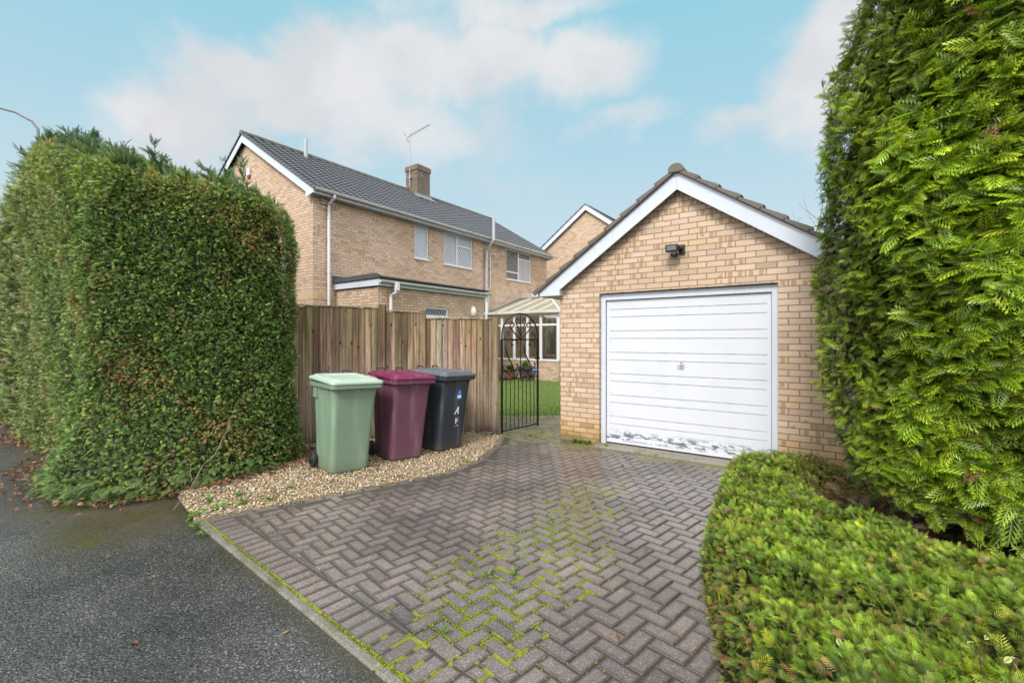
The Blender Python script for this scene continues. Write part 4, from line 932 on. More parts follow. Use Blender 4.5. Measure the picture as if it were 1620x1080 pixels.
def spiral(cx, cz, r, a0, a1, n=14, dec=.45): return [(cx + math.cos(a) * r * (1 - (1 - dec) * k / n), 0, cz + math.sin(a) * r * (1 - (1 - dec) * k / n)) for k, a in [(k, a0 + (a1 - a0) * k / n) for k in range(n + 1)]]
def cr3(P, n=6):
    out = []; P = [P[0]] + P + [P[-1]]
    for i in range(1, len(P) - 2):
        for k in range(n):
            t = k / n; p0, p1, p2, p3 = [Vector(q) for q in P[i - 1:i + 3]]
            out.append(.5 * ((2 * p1) + (p2 - p0) * t + (2 * p0 - 5 * p1 + 4 * p2 - p3) * t * t + (3 * p1 - p0 - 3 * p2 + p3) * t ** 3))
    out.append(Vector(P[-2])); return out
b = MB()
for s in (0, 1):
    o = s * gw / 2; h = gw / 2
    # long S between the rails, curling at both ends
    b.tube(cr3([(o + h * .62, 0, 1.47), (o + h * .50, 0, 1.44), (o + h * .52, 0, 1.52), (o + h * .72, 0, 1.54), (o + h * .86, 0, 1.47), (o + h * .80, 0, 1.42)]), .011, 5)
    b.tube(cr3([(o + h * .30, 0, 1.53), (o + h * .20, 0, 1.42), (o + h * .30, 0, 1.28), (o + h * .52, 0, 1.14), (o + h * .62, 0, 1.04), (o + h * .74, 0, 1.05), (o + h * .84, 0, 1.10), (o + h * .78, 0, 1.15)]), .012, 5)
    b.tube(cr3([(o + h * .10, 0, 1.12), (o + h * .05, 0, 1.06), (o + h * .18, 0, 1.05), (o + h * .36, 0, .99), (o + h * .50, 0, .93), (o + h * .7, 0, .92), (o + h * .86, 0, .96), (o + h * .8, 0, 1.0)]), .010, 5)
    b.tube(cr3([(o + h * .2, 0, .96), (o + h * .15, 0, .92), (o + h * .28, 0, .92), (o + h * .45, 0, 1.0), (o + h * .6, 0, 1.02)]), .010, 5)
    e = gw / 2; m = (lambda x: x) if s == 0 else (lambda x: gw - x)
    b.tube(cr3([(e, 0, 1.56), (m(.30), 0, 1.66), (m(.20), 0, 1.76), (m(.24), 0, 1.84), (m(.30), 0, 1.80), (m(.27), 0, 1.76)]), .011, 5)
    b.tube(cr3([(e, 0, 1.60), (m(.40), 0, 1.74), (m(.33), 0, 1.86), (m(.37), 0, 1.91), (m(.41), 0, 1.88)]), .010, 5)
    b.tube(cr3([(m(.06), 0, 1.57), (m(.10), 0, 1.67), (m(.17), 0, 1.68), (m(.16), 0, 1.62), (m(.13), 0, 1.63)]), .010, 5)
b.build('scrollwork', M['black_metal'], gat, smooth=True)
lb = MB().box(gw - .16, gw - .03, -.018, -.012, .985, 1.06).build('label_plate', M['blue'], gat); MB().box(gw - .155, gw - .035, -.020, -.0185, 1.015, 1.03).build('lettering', M['sticker_white'], lb)
MB().box(gw - .05, gw + .04, -.02, .02, 1.20, 1.235).build('latch', M['black_metal'], gat)

# ------------------------------------------------------------------ wheelie bins
def rr(w, d, r, z, cx=0, cy=0, n=5):
    pts = []
    for sx, sy, a in ((1, -1, -90), (1, 1, 0), (-1, 1, 90), (-1, -1, 180)):
        for k in range(n): t = R(a + 90 * k / (n - 1)); pts.append((cx + sx * (w / 2 - r) + math.cos(t) * r, cy + sy * (d / 2 - r) + math.sin(t) * r, z))
    return pts
def make_bin(label, FL, rz, mb, ml, group, lid_dirt=0):
    xd = Vector((math.cos(rz), math.sin(rz), 0)); yd_ = Vector((-math.sin(rz), math.cos(rz), 0)); base = Vector(FL) + xd * .225 + yd_ * .26
    t = thing('wheelie_bin', label, 'bin', (base.x, base.y, .012), rz, group); t.rotation_euler = (0, R(1.6), rz)
    b = MB()     # body: tapers down towards the wheels
    b.loft([rr(.42, .48, .05, 0.0, 0, .0), rr(.445, .505, .055, .03, 0, .0), rr(.475, .56, .055, .45, 0, -.015), rr(.515, .625, .055, .86, 0, -.03), rr(.53, .645, .055, .95, 0, -.035), rr(.535, .655, .05, .965, 0, -.035), rr(.605, .76, .045, .985, 0, -.045), rr(.612, .768, .045, 1.028, 0, -.045), rr(.56, .69, .045, 1.032, 0, -.045)])
    body = b.build('body', M[mb], t, smooth='auto', fix=True)
    for x in (-.2, -.07, .07, .2): b = MB(); b.prism([(x - .008, -.352, .975), (x - .008, -.34, .90), (x - .008, -.385, .978)], (.016, 0, 0)); b.build('rib', M[mb], body, fix=True)
    for y in (-.22, .0, .2):
        for s in (-1, 1): b = MB(); b.prism([(s * .258, y - .008, .88), (s * .268, y - .008, .972), (s * .287, y - .008, .98)], (0, .016, 0)); b.build('rib', M[mb], body, fix=True)
    for s in (-1, 1): b = MB(); b.box(s * .268 - .012, s * .268 + .012, .12, .24, .85, .97); b.build('lifting_lug', M[mb], body)
    # lid: skirt, sloping top, raised panel
    def tl(ring, f=.0): return [(x, y, z + (y + .40) * .045) for x, y, z in ring]
    b = MB(); cy = -.045
    b.loft([tl(rr(.60, .765, .045, 1.034, 0, cy)), tl(rr(.618, .784, .045, 1.036, 0, cy)), tl(rr(.616, .78, .045, 1.058, 0, cy)), tl(rr(.60, .76, .045, 1.066, 0, cy)), tl(rr(.55, .70, .05, 1.066, 0, cy)), tl(rr(.53, .68, .05, 1.085, 0, cy)), tl(rr(.51, .66, .05, 1.09, 0, cy)), tl(rr(.40, .50, .05, 1.09, 0, cy)), tl(rr(.385, .48, .05, 1.079, 0, cy)), tl(rr(.10, .12, .04, 1.079, 0, cy))])
    lid = b.build('lid', M[ml], t, smooth='auto', fix=True)
    b = MB(); b.tube([(-.24, .36, 1.08), (-.24, .405, 1.085), (.24, .405, 1.085), (.24, .36, 1.08)], .014, 8)
    b.build('handle', M[mb], body, smooth='auto')
    for s in (-1, 1): b = MB(); b.tube([(s * .14 - .05, .27, 1.125), (s * .14 - .045, .29, 1.15), (s * .14 + .045, .29, 1.15), (s * .14 + .05, .27, 1.125)], .009, 6); b.build('lid_grip', M['black_plastic'], lid, smooth='auto')
    for s in (-1, 1):
        w = .045; xx = s * .262
        def ring(x, r): return [(x, .235 + math.cos(a) * r, .10 + math.sin(a) * r) for a in [k * PI / 12 for k in range(24)]]
        b = MB(); b.loft([ring(xx - w / 2, .062), ring(xx - w / 2, .088), ring(xx - w / 2 + .012, .10), ring(xx + w / 2 - .012, .10), ring(xx + w / 2, .088), ring(xx + w / 2, .062)], True); wh = b.build('wheel', M['rubber'], t, smooth='auto', fix=True)
        b = MB(); b.loft([ring(xx + s * (w / 2 + .001), .06), ring(xx + s * (w / 2 + .006), .055), ring(xx + s * (w / 2 + .002), .045), ring(xx + s * (w / 2 + .002), .024), ring(xx + s * (w / 2 + .016), .02)])
        for k in range(6): a = k * PI / 3; b.obox((xx + s * (w / 2 + .005), .235 + math.cos(a) * .02, .10 + math.sin(a) * .02), (xx + s * (w / 2 + .005), .235 + math.cos(a) * .055, .10 + math.sin(a) * .055), .008, .008, up=(1, 0, 0))
        b.build('hub', M['black_plastic'], wh, fix=True)
    b = MB(); b.tube([(-.25, .235, .10), (.25, .235, .10)], .014, 8); b.build('axle', M['alu'], t)
    return t, body
grp = 'wheelie bins on the gravel'
make_bin('sage green wheelie bin with pale green lid, nearest to the hedge', (-2.041, 5.14, 0), R(42), 'bin_green', 'lid_green', grp)
make_bin('plum purple wheelie bin with burgundy lid between the green and black bins', (-1.505, 5.70, 0), R(42), 'bin_purple', 'lid_purple', grp)
t3, bd = make_bin('charcoal black wheelie bin with a blue sticker and worn white marks', (-.985, 6.19, 0), R(51), 'bin_black', 'lid_black', grp)
# marks on the front of the black bin: sticker and worn house number; the front leans, so follow it
def fy(z): return -.015 - .28 + 0.0 - (z - .45) * (.0475 / .41) - .004 if z > .45 else -.295
def mark(polys, name, mt, off=.0):
    b = MB()
    for P in polys: b.face([(x, fy(z) - off, z) for x, z in P])
    return b.build(name, M[mt], bd)
X = .055; stq = mark([[(X - .05, .70), (X + .045, .70), (X + .045, .80), (X + .025, .845), (X - .02, .845), (X - .05, .80)]], 'sticker', 'blue')
mark([[(X - .035, .725), (X + .035, .725), (X + .035, .765), (X - .035, .765)], [(X - .006, .785), (X + .006, .785), (X + .006, .825), (X - .006, .825)]], 'sticker_text', 'sticker_white', .002)
mark([[(X - .065, .50), (X - .045, .50), (X + .01, .60), (X - .005, .60)], [(X - .005, .60), (X + .015, .605), (X + .02, .50), (X - .0, .50)], [(X - .04, .53), (X + .01, .535), (X + .01, .555), (X - .03, .55)]], 'number_mark', 'sticker_white')
mark([[(X - .03, .37), (X - .012, .37), (X - .008, .44), (X - .024, .44)], [(X + .0, .40), (X + .012, .39), (X + .02, .45), (X + .01, .455)], [(X - .045, .33), (X - .03, .335), (X - .032, .345)], [(X + .0, .335), (X + .02, .33), (X + .018, .345), (X + .004, .347)]], 'number_mark', 'sticker_white')

# ------------------------------------------------------------------ foliage engine
def nrm(v): return v / np.maximum(np.linalg.norm(v, axis=-1, keepdims=True), 1e-9)
def spray_template(nside, ang=45, wid=.11, side=.42, sub=0, taper=.75, power=.8):
    """flat conifer spray along +x (length 1): returns verts, tris, tip weight"""
    V, F, T = [], [], []
    def blade(o, d, L, w, t0, t1):
        d = np.array(d) / np.linalg.norm(d); n = np.array([-d[1], d[0]]); i = len(V); o = np.array(o)
        V.extend([o, o + d * L * .45 + n * w / 2, o + d * L, o + d * L * .45 - n * w / 2]); T.extend([t0, (t0 + t1) / 2, t1, (t0 + t1) / 2]); F.extend([(i, i + 1, i + 2), (i, i + 2, i + 3)])
    blade((0, 0), (1, 0), 1.0, wid * .8, 0, 1)
    for k in range(nside):
        f = (k + .6) / (nside + .3)
        for s in (-1, 1):
            x = f * .88 + (.03 if s > 0 else 0); L = side * (1 - taper * f ** 1.3) * min(1, .55 + f * 2.2); a = math.radians(ang - 8 * f) * s
            d = (math.cos(a), math.sin(a)); blade((x, 0), d, L, wid * (.6 + .4 * (1 - f)), f * .6, min(1, f * .6 + .45))
            for q in range(sub):
                g = (q + 1) / (sub + .8)
                for s2 in (-1, 1):
                    a2 = a + s2 * math.radians(38); blade((x + d[0] * L * g, d[1] * L * g), (math.cos(a2), math.sin(a2)), L * .36 * (1.1 - g * .6), wid * .5, f * .6 + .3, min(1, f * .6 + .55))
    V = np.array(V); return np.c_[V, np.zeros(len(V))], np.array(F), np.array(T)
def sprays(P, D, Nn, sc, tmpl, col, droop=.25, tipc=None, curl=.0, dark=.45):
    V, F, T = tmpl; n = len(P); D = nrm(D); B = nrm(np.cross(D, Nn)); N2 = np.cross(B, D)
    x, y = V[:, 0], V[:, 1]; dr = droop if hasattr(droop, '__len__') else np.full(n, droop)
    z = -dr[:, None] * (x ** 2)[None] - .25 * np.abs(y)[None] * curl
    W_ = P[:, None, :] + sc[:, None, None] * (x[None, :, None] * D[:, None] + y[None, :, None] * B[:, None] + z[:, :, None] * N2[:, None])
    C = col[:, None, :] * (dark + (1.15 - dark) * T)[None, :, None]
    if tipc is not None: C = C * (1 - T[None, :, None] ** 2 * .6) + tipc[:, None, :] * (T[None, :, None] ** 2 * .6)
    FF = F[None] + (np.arange(n) * len(V))[:, None, None]
    return W_.reshape(-1, 3), FF.reshape(-1, 3), np.clip(C.reshape(-1, 3), 0, 1)
def join(parts):
    V = []; F = []; C = []; o = 0
    for v, f, c in parts: V.append(v); F.append(f + o); C.append(c); o += len(v)
    return np.concatenate(V), np.concatenate(F), np.concatenate(C)
def fbm(x, y, z=0):
    return (np.sin(x * 1.7 + y * 2.3 + z * 1.1) + .6 * np.sin(x * 4.1 - y * 3.3 + z * 2.9 + 1.3) + .35 * np.sin(x * 9.3 + y * 7.1 - z * 6.7 + 2.1) + .2 * np.sin(x * 19 - y * 15 + z * 17)) / 2.15
def pick(pal, n, jit=.18):
    pal = np.array(pal); return pal[RNG.integers(0, len(pal), n)] * RNG.uniform(1 - jit, 1 + jit, (n, 1))

# ---- big clipped hedge on the left
ctrl = [(-16.8, 14.1), (-11.6, 10.2), (-8.5, 7.87), (-6.6, 6.44), (-5.3, 5.46), (-4.86, 5.14), (-4.66, 5.03), (-4.35, 5.02), (-3.85, 5.12), (-3.35, 5.28), (-2.99, 5.52), (-2.89, 5.78), (-2.88, 6.05), (-3.1, 6.42)]
def crv(P, n=24):
    return np.array([tuple(p)[:2] for p in cr3([(a, b_, 0) for a, b_ in P], n)])
cv = crv(ctrl); dl = np.r_[0, np.cumsum(np.linalg.norm(np.diff(cv, axis=0), axis=1))]; HLn = dl[-1]
def hedge_pt(s):
    x = np.interp(s, dl, cv[:, 0]); y = np.interp(s, dl, cv[:, 1]); e = .06
    tx = np.interp(s + e, dl, cv[:, 0]) - np.interp(s - e, dl, cv[:, 0]); ty = np.interp(s + e, dl, cv[:, 1]) - np.interp(s - e, dl, cv[:, 1])
    l = np.hypot(tx, ty) + 1e-9; return x, y, ty / l, -tx / l
scorn = dl[np.argmin((cv[:, 0] + 4.78) ** 2 + (cv[:, 1] - 5.08) ** 2)]
def hedge_top(s):
    return np.interp(s, [0, scorn - 9, scorn - 6, scorn - 4.2, scorn - 2.3, scorn - 1, scorn - .2, scorn + .5, scorn + 1.2, HLn - .4, HLn], [4.5, 4.5, 4.8, 4.85, 4.35, 3.9, 3.64, 3.50, 3.40, 3.28, 3.20])
def flare(s, z): return .68 * np.exp(-(z / .52) ** 2) * np.exp(-((s - scorn - .78) / .78) ** 2) + .10 * np.exp(-(z / .3) ** 2)
hed = thing('conifer_hedge', 'tall clipped dark green conifer hedge on the left with wispy shoots along its top', 'hedge', (-5, 6.5, 0)); hoff = np.array([-5, 6.5, 0])
def hedge_sample(n, s0, s1, dep=.16):
    s = RNG.uniform(s0, s1, n); top = hedge_top(s); z = RNG.uniform(0, 1, n) ** .95 * top
    x, y, nx, ny = hedge_pt(s); k = z / top
    bulge = flare(s, z) + .055 * fbm(s * 1.3, z * 1.2) + .045 * fbm(s * 4, z * 4, 2) - .03 * k ** 2 - .12 * np.clip((k - .93) / .07, 0, 1) ** 2
    dq = RNG.exponential(dep, n) * .5; off = bulge - dq; hedge_sample.shade = (1.3 * np.exp(-dq / .11) + .12)[:, None]  # deeper sprays get darker colour: painted shade in the gaps
    return s, z, k, np.stack([x + nx * off, y + ny * off, z], 1), np.stack([nx, ny, np.zeros(n)], 1)
TA = spray_template(6, 42, .08, .42); TB = spray_template(4, 45, .10, .5); TC_ = spray_template(3, 46, .12, .55)
parts = []
def hedge_cols(s, z, k, n):
    c = pick([(.045, .085, .018), (.032, .066, .018), (.06, .11, .022), (.026, .055, .02), (.095, .15, .03), (.05, .09, .035), (.15, .20, .05)], n, .45)
    patchn = fbm(s * 1.1 + 3, z * 1.0 + 1) + .5 * fbm(s * 3.1, z * 3.3, 4); br = (patchn + RNG.normal(0, .5, n)) > 1.0
    c[br] = pick([(.17, .095, .045), (.24, .12, .06), (.14, .085, .04), (.22, .17, .07)], br.sum())
    lit_face = np.clip((scorn - .1 - s) / 3.0, 0, 1)[:, None]; c = c * (1 - lit_face * .35) + lit_face * .35 * np.array([.14, .16, .07])  # road side painted lighter, as the better lit face
    olive = (k > .86)[:, None] * np.array([[.035, .035, .0]]); return c + olive * RNG.uniform(0, 1, (n, 1))
for n, s0, s1, T_, smin, smax in ((64000, scorn - .5, HLn, TC_, .026, .056), (9000, scorn - .5, HLn, TB, .05, .085), (30000, scorn - 4.5, scorn - .3, TC_, .034, .075), (9000, 0, scorn - 4, TB, .08, .17)):
    s, z, k, P, Nr = hedge_sample(n, s0, s1)
    D = Nr * RNG.uniform(.35, 1.0, (n, 1)) + RNG.normal(0, .55, (n, 3)) + np.array([0, 0, .25]) - np.array([[EX.x, EX.y, 0]]) * .25
    Nn = np.array([[0, 0, 1.]]) + Nr * RNG.uniform(.2, 1.1, (n, 1)) + RNG.normal(0, .45, (n, 3))
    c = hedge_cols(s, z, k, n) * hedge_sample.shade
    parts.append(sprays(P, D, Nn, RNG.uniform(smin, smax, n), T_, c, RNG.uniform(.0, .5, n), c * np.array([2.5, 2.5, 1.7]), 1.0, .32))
# flat top
n = 9000; s = RNG.uniform(scorn - 9, HLn, n); x, y, nx, ny = hedge_pt(s); dep = RNG.uniform(.05, 1.3, n); top = hedge_top(s)
P = np.stack([x - nx * (dep + .15), y - ny * (dep + .15), top + .05 * fbm(x * 2, y * 2) + .10 * fbm(x * 5, y * 5) + RNG.uniform(-.12, .04, n)], 1)
D = RNG.normal(0, .5, (n, 3)) + np.array([-.35, .1, .75]); c = hedge_cols(s, top, np.ones(n), n) * 1.15
parts.append(sprays(P, D, RNG.normal(0, 1, (n, 3)), RNG.uniform(.09, .2, n), TA, c, .3, c * 1.6))
# long unclipped leaders along the top
lead = []
for k in range(120):
    sx = random.uniform(scorn - 6.5, HLn - 1.2) if k > 12 else random.choice([scorn - 4.2, scorn - 3.6, scorn - 2.9, scorn - 1.2, scorn + .15, scorn + .5, scorn + .75, scorn + 1.5]) + random.gauss(0, .18)
    big = k <= 12; x, y, nx, ny = [float(v) for v in hedge_pt(np.array([sx]))]if False else [float(v[0]) for v in hedge_pt(np.array([sx]))]
    d = random.uniform(.25, .7); p0 = np.array([x - nx * d, y - ny * d, float(hedge_top(sx)) - .1]); L = random.uniform(.3, .62) if big else random.uniform(.18, .42)
    dirv = nrm(np.array([random.uniform(-.55, .35), random.uniform(-.2, .3), 1.0])); bend = np.array([random.uniform(-.5, .3), random.uniform(-.3, .2), 0])
    lead.append((p0, dirv, bend, L))
TW = spray_template(7, 36, .075, .34)
for p0, dv, bd_, L in lead:
    m = 26; t = np.sort(RNG.uniform(.1, 1, m)); P = p0 + dv * L * t[:, None] + bd_ * L * (t ** 2)[:, None]
    D = dv + bd_ * 1.2 * t[:, None] + RNG.normal(0, .5, (m, 3)); c = pick([(.055, .10, .045), (.04, .08, .04), (.08, .13, .05)], m)
    parts.append(sprays(P, D, RNG.normal(0, 1, (m, 3)), RNG.uniform(.10, .2, m) * (1.25 - t * .5), TW, c, .25, c * 1.5))
# fronds trailing on the road at the foot of the hedge
n = 380; s = RNG.uniform(scorn - .6, scorn + 1.9, n); x, y, nx, ny = hedge_pt(s); o_ = flare(s, 0 * s) * RNG.uniform(.75, 1.12, n)
P = np.stack([x + nx * o_, y + ny * o_, RNG.uniform(.03, .2, n)], 1); Nr = np.stack([nx, ny, np.zeros(n)], 1)
D = Nr + RNG.normal(0, .45, (n, 3)) * np.array([1, 1, .3]) + np.array([0, 0, -.12]); c = pick([(.09, .14, .035), (.07, .12, .03), (.12, .17, .06), (.05, .09, .03)], n)
parts.append(sprays(P, D, np.array([[0, 0, 1.]]) + RNG.normal(0, .2, (n, 3)), RNG.uniform(.07, .15, n), TA, c, .15, c * 1.6))
V, F, C = join(parts); np_mesh('foliage', V - hoff, F, M['leaf'], hed, C)
# dark twiggy heart of the hedge
ss = np.linspace(0, HLn, 70); b = MB(); rings = []
M['heart'] = (lambda t: (t.bump(t.noise(t.obj(), 20, 4), 1, .05), t.fin(t.mix(t.noise(t.obj(), 12, 4, .7), (.006, .008, .004), (.035, .035, .015)), .95, spec=.1))[1])(NT('shaded_twigs'))
for s in ss:
    x, y, nx, ny = [float(v[0]) for v in hedge_pt(np.array([s]))]; tp = float(hedge_top(s)); r = []
    th = min(1.5, .25 + 1.6 * min(1.0, (HLn - s) / 1.2))
    for d, z in ((.16, 0), (.14, .25), (.13, .5), (.13, .9), (.16, tp * .5), (.22, tp * .85), (.26, tp - .12), (th - .1, tp - .12), (th, tp - .4), (th, 0)):
        w2 = .05 * math.sin(s * 5 + z * 4) - (.78 * float(flare(s, z)) if d < .3 else 0); r.append((x - nx * (d + w2) - hoff[0], y - ny * (d + w2) - hoff[1], z))
    rings.append(r)
b.loft(rings, True); b.build('branches', M['heart'], hed, fix=True)
# back side foliage so it stands from the garden too
# ---- tall clipped conifer on the right
TC = np.array([4.02, 3.32, 0.])
tre = thing('conifer_tree', 'tall bright green clipped conifer on the right beside the garage', 'tree', tuple(TC))
def trad(z): return np.interp(z, [.1, .35, .7, 1.2, 2.0, 3.0, 4.0, 4.9, 5.6, 6.2, 6.5], [1.2, 1.34, 1.43, 1.50, 1.56, 1.54, 1.39, 1.15, .88, .5, .1])
TR = spray_template(6, 44, .072, .50, 1, .6); TR2 = spray_template(5, 44, .095, .50, 0, .6)
parts = []
for n, a0, a1, T_ in ((17500, 172, 262, TR), (11000, 128, 192, TR2), (3600, 262, 488, TR2)):
    th = R(1) * RNG.uniform(a0, a1, n); z = .40 + 5.98 * RNG.uniform(0, 1, n) ** .96
    nr_ = np.stack([np.cos(th), np.sin(th), np.zeros(n)], 1)
    if T_ is TR: z = np.where(RNG.uniform(0, 1, n) < .93, .40 + 4.9 * RNG.uniform(0, 1, n), z)
    r = trad(z) + .09 * fbm(th * 2.2, z * 1.3) + .05 * fbm(th * 7, z * 4.5, 1) - RNG.exponential(.06, n) - .10
    P = nr_ * r[:, None]; P[:, 2] = z + RNG.normal(0, .02, n)
    tang = np.stack([-np.sin(th), np.cos(th), np.zeros(n)], 1)
    D = nr_ * RNG.uniform(.22, .75, (n, 1)) + tang * (RNG.normal(.25, .65, (n, 1))) + np.array([0, 0, 1.]) * RNG.normal(.12, .42, (n, 1))
    Nn = np.array([[0, 0, 1.]]) * RNG.uniform(.25, .9, (n, 1)) + nr_ * RNG.uniform(.4, 1.1, (n, 1)) + RNG.normal(0, .28, (n, 3))
    depth = np.clip((trad(z) - r) / .4, 0, 1)  # darkens the inner sprays below: gap shade painted into their colour
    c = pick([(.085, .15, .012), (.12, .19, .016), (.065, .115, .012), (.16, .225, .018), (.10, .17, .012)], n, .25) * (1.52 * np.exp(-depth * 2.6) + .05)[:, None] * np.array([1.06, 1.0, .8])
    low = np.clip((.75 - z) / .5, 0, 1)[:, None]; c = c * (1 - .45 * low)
    br = RNG.uniform(0, 1, n) < .010 + .09 * low[:, 0]; isbr = br; c[br] = pick([(.075, .036, .016), (.095, .05, .024)], br.sum())
    edge = (np.degrees(th) < 190) & (np.degrees(th) > 120)
    c[edge] = c[edge] * np.array([.85, .80, .9])
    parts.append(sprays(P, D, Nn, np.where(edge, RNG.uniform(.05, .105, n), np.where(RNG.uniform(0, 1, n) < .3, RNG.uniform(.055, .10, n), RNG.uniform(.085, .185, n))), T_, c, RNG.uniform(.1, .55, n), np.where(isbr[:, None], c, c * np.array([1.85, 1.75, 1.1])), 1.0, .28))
n = 1500; th = RNG.uniform(R(140), R(290), n); r = RNG.uniform(.85, 1.5, n); P = np.stack([np.cos(th) * r, np.sin(th) * r, RNG.uniform(.0, .06, n) + .28 * RNG.uniform(0, 1, n) ** 2], 1)
D = np.stack([np.cos(th), np.sin(th), np.zeros(n)], 1) + RNG.normal(0, .7, (n, 3)); c = pick([(.09, .05, .028), (.13, .075, .04), (.06, .04, .025), (.05, .06, .02)], n, .3)
parts.append(sprays(P, D, RNG.normal(0, .6, (n, 3)) + np.array([0, 0, 1.]), RNG.uniform(.05, .14, n), TR2, c, .2))
V, F, C = join(parts); np_mesh('crown', V, F, M['leaf_gloss'], tre, C)
b = MB(); b.loft([[(math.cos(a) * r, math.sin(a) * r, z) for a in [k * PI / 20 for k in range(40)]] for z, r in [(.42, .7)] + [(z, float(trad(z)) - .23 - .04 * (i % 2)) for i, z in enumerate(np.linspace(.55, 6.0, 14))]]); b.build('branches', M['heart'], tre, fix=True)
bark = paint_mat('brown_bark', (.07, .045, .03), .9, .4, (.04, .04, .02)); M['bark'] = bark
b = MB(); b.tube([(0, 0, -.03), (0.02, 0, .3), (0, .02, 1.2), (0, 0, 3)], [.2, .15, .13, .08], 10)
for k in range(9): a = k * .75 + 2; b.tube([(0, 0, .15 + k * .05), (math.cos(a) * .5, math.sin(a) * .5, .35 + k * .05), (math.cos(a) * 1.05, math.sin(a) * 1.05, .5 + k * .06)], [.05, .035, .015], 6)
b.build('trunk', bark, tre, smooth=True)
# ---- low spreading juniper bed in front of it
BED = [(.80, 1.25), (.86, 1.7), (1.02, 2.25), (1.16, 2.7), (1.30, 3.1), (1.62, 3.7), (1.98, 4.35), (2.35, 5.0), (2.62, 5.45), (2.80, 5.52), (3.55, 4.98), (3.9, 4.7), (3.9, 2.0), (3.0, .7), (1.2, .6)]
jun = thing('juniper_bush', 'low spreading green and golden juniper covering the bed at the right of the driveway', 'shrub', (2.0, 2.8, 0)); joff = np.array([2.0, 2.8, 0])
BA = np.array(BED)
def bed_edge(x, y):
    d = np.full(len(x), 9.)
    for i in range(10):
        a, e = BA[i], BA[i + 1]; ab = e - a; t = np.clip(((x - a[0]) * ab[0] + (y - a[1]) * ab[1]) / (ab @ ab), 0, 1); d = np.minimum(d, np.hypot(x - a[0] - t * ab[0], y - a[1] - t * ab[1]))
    return d
def bed_h(x, y):
    d = bed_edge(x, y); hh = np.interp(y, [1.0, 2.2, 3.5, 4.6, 5.4], [.40, .42, .40, .34, .22]); e = np.clip(d / .20, 0, 1)
    dt = np.hypot(x - TC[0], y - TC[1]); dip = np.clip((1.78 - dt) / .38, 0, 1)
    hh = hh * (1 - dip * .85)
    return np.maximum(.02, hh * np.sqrt(1 - (1 - e) ** 2) + (.05 * fbm(x * 2.6, y * 2.6) + .045 * fbm(x * 6, y * 6, 1)) * e)
def bed_pts(n):
    out = np.zeros((0, 2))
    while len(out) < n:
        x = RNG.uniform(.8, 3.9, n); y = RNG.uniform(.9, 5.55, n); ok = np.array([inpoly(a, c_, BED) for a, c_ in zip(x, y)]) & (np.hypot(x - TC[0], y - TC[1]) > 1.12); keep = RNG.uniform(0, 1, n) < np.clip(2.6 / y, .45, 1) ; out = np.concatenate([out, np.stack([x, y], 1)[ok & keep]])
    return out[:n]
TJ = spray_template(5, 50, .075, .62, 0, .55); TJ2 = spray_template(6, 46, .06, .52, 0, .6)
n = 60000; p = bed_pts(n); z = bed_h(p[:, 0], p[:, 1]); d = bed_edge(p[:, 0], p[:, 1]); sink = RNG.exponential(.03, n); P = np.c_[p, z - sink]
low = (d < .16) & (RNG.uniform(0, 1, n) < .6); P[low, 2] *= RNG.uniform(.2, 1, low.sum())
e = 1e-2; gxh = (bed_h(p[:, 0] + e, p[:, 1]) - z) / e; gyh = (bed_h(p[:, 0], p[:, 1] + e) - z) / e; Nr = nrm(np.stack([-gxh, -gyh, np.ones(n)], 1))
fa = 2.6 + .9 * fbm(p[:, 0] * 1.5, p[:, 1] * 1.5, 3); flow = np.stack([np.cos(fa), np.sin(fa), np.zeros(n)], 1)
D = Nr * RNG.uniform(.35, .8, (n, 1)) + flow * .35 + RNG.normal(0, .5, (n, 3))
cn = fbm(p[:, 0] * 2.2, p[:, 1] * 2.2, 5)
c = pick([(.075, .14, .016), (.10, .165, .02), (.06, .115, .02), (.13, .18, .02), (.09, .13, .025)], n)
gold = (cn + RNG.normal(0, .5, n)) > .75; c[gold] = pick([(.17, .20, .02), (.14, .19, .025), (.11, .15, .03)], gold.sum()); c *= (1.5 * np.exp(-sink / .03) * (.85 + .35 * fbm(p[:, 0] * 3.7 + 2, p[:, 1] * 3.7)))[:, None] * RNG.uniform(.6, 1.35, (n, 1))  # sunken sprays and patches darkened: shade of the gaps put into colour
br = RNG.uniform(0, 1, n) < .045 + .25 * np.exp(-((d - .03) / .09) ** 2) * (p[:, 1] < 2.8) + .35 * np.clip((1.75 - np.hypot(p[:, 0] - TC[0], p[:, 1] - TC[1])) / .3, 0, 1); c[br] = pick([(.15, .09, .045), (.11, .07, .035), (.19, .13, .07)], br.sum())
parts = [sprays(P[:20000], D[:20000], Nr[:20000] + RNG.normal(0, .5, (20000, 3)), RNG.uniform(.022, .05, 20000), TJ, c[:20000], RNG.uniform(-.1, .4, 20000), c[:20000] * np.array([2.5, 2.2, 1.3]), 1.0, .22), sprays(P[20000:], D[20000:], Nr[20000:] + RNG.normal(0, .5, (n - 20000, 3)), RNG.uniform(.026, .064, n - 20000), TJ2, c[20000:], RNG.uniform(-.1, .4, n - 20000), c[20000:] * np.array([2.5, 2.2, 1.3]), 1.0, .22)]
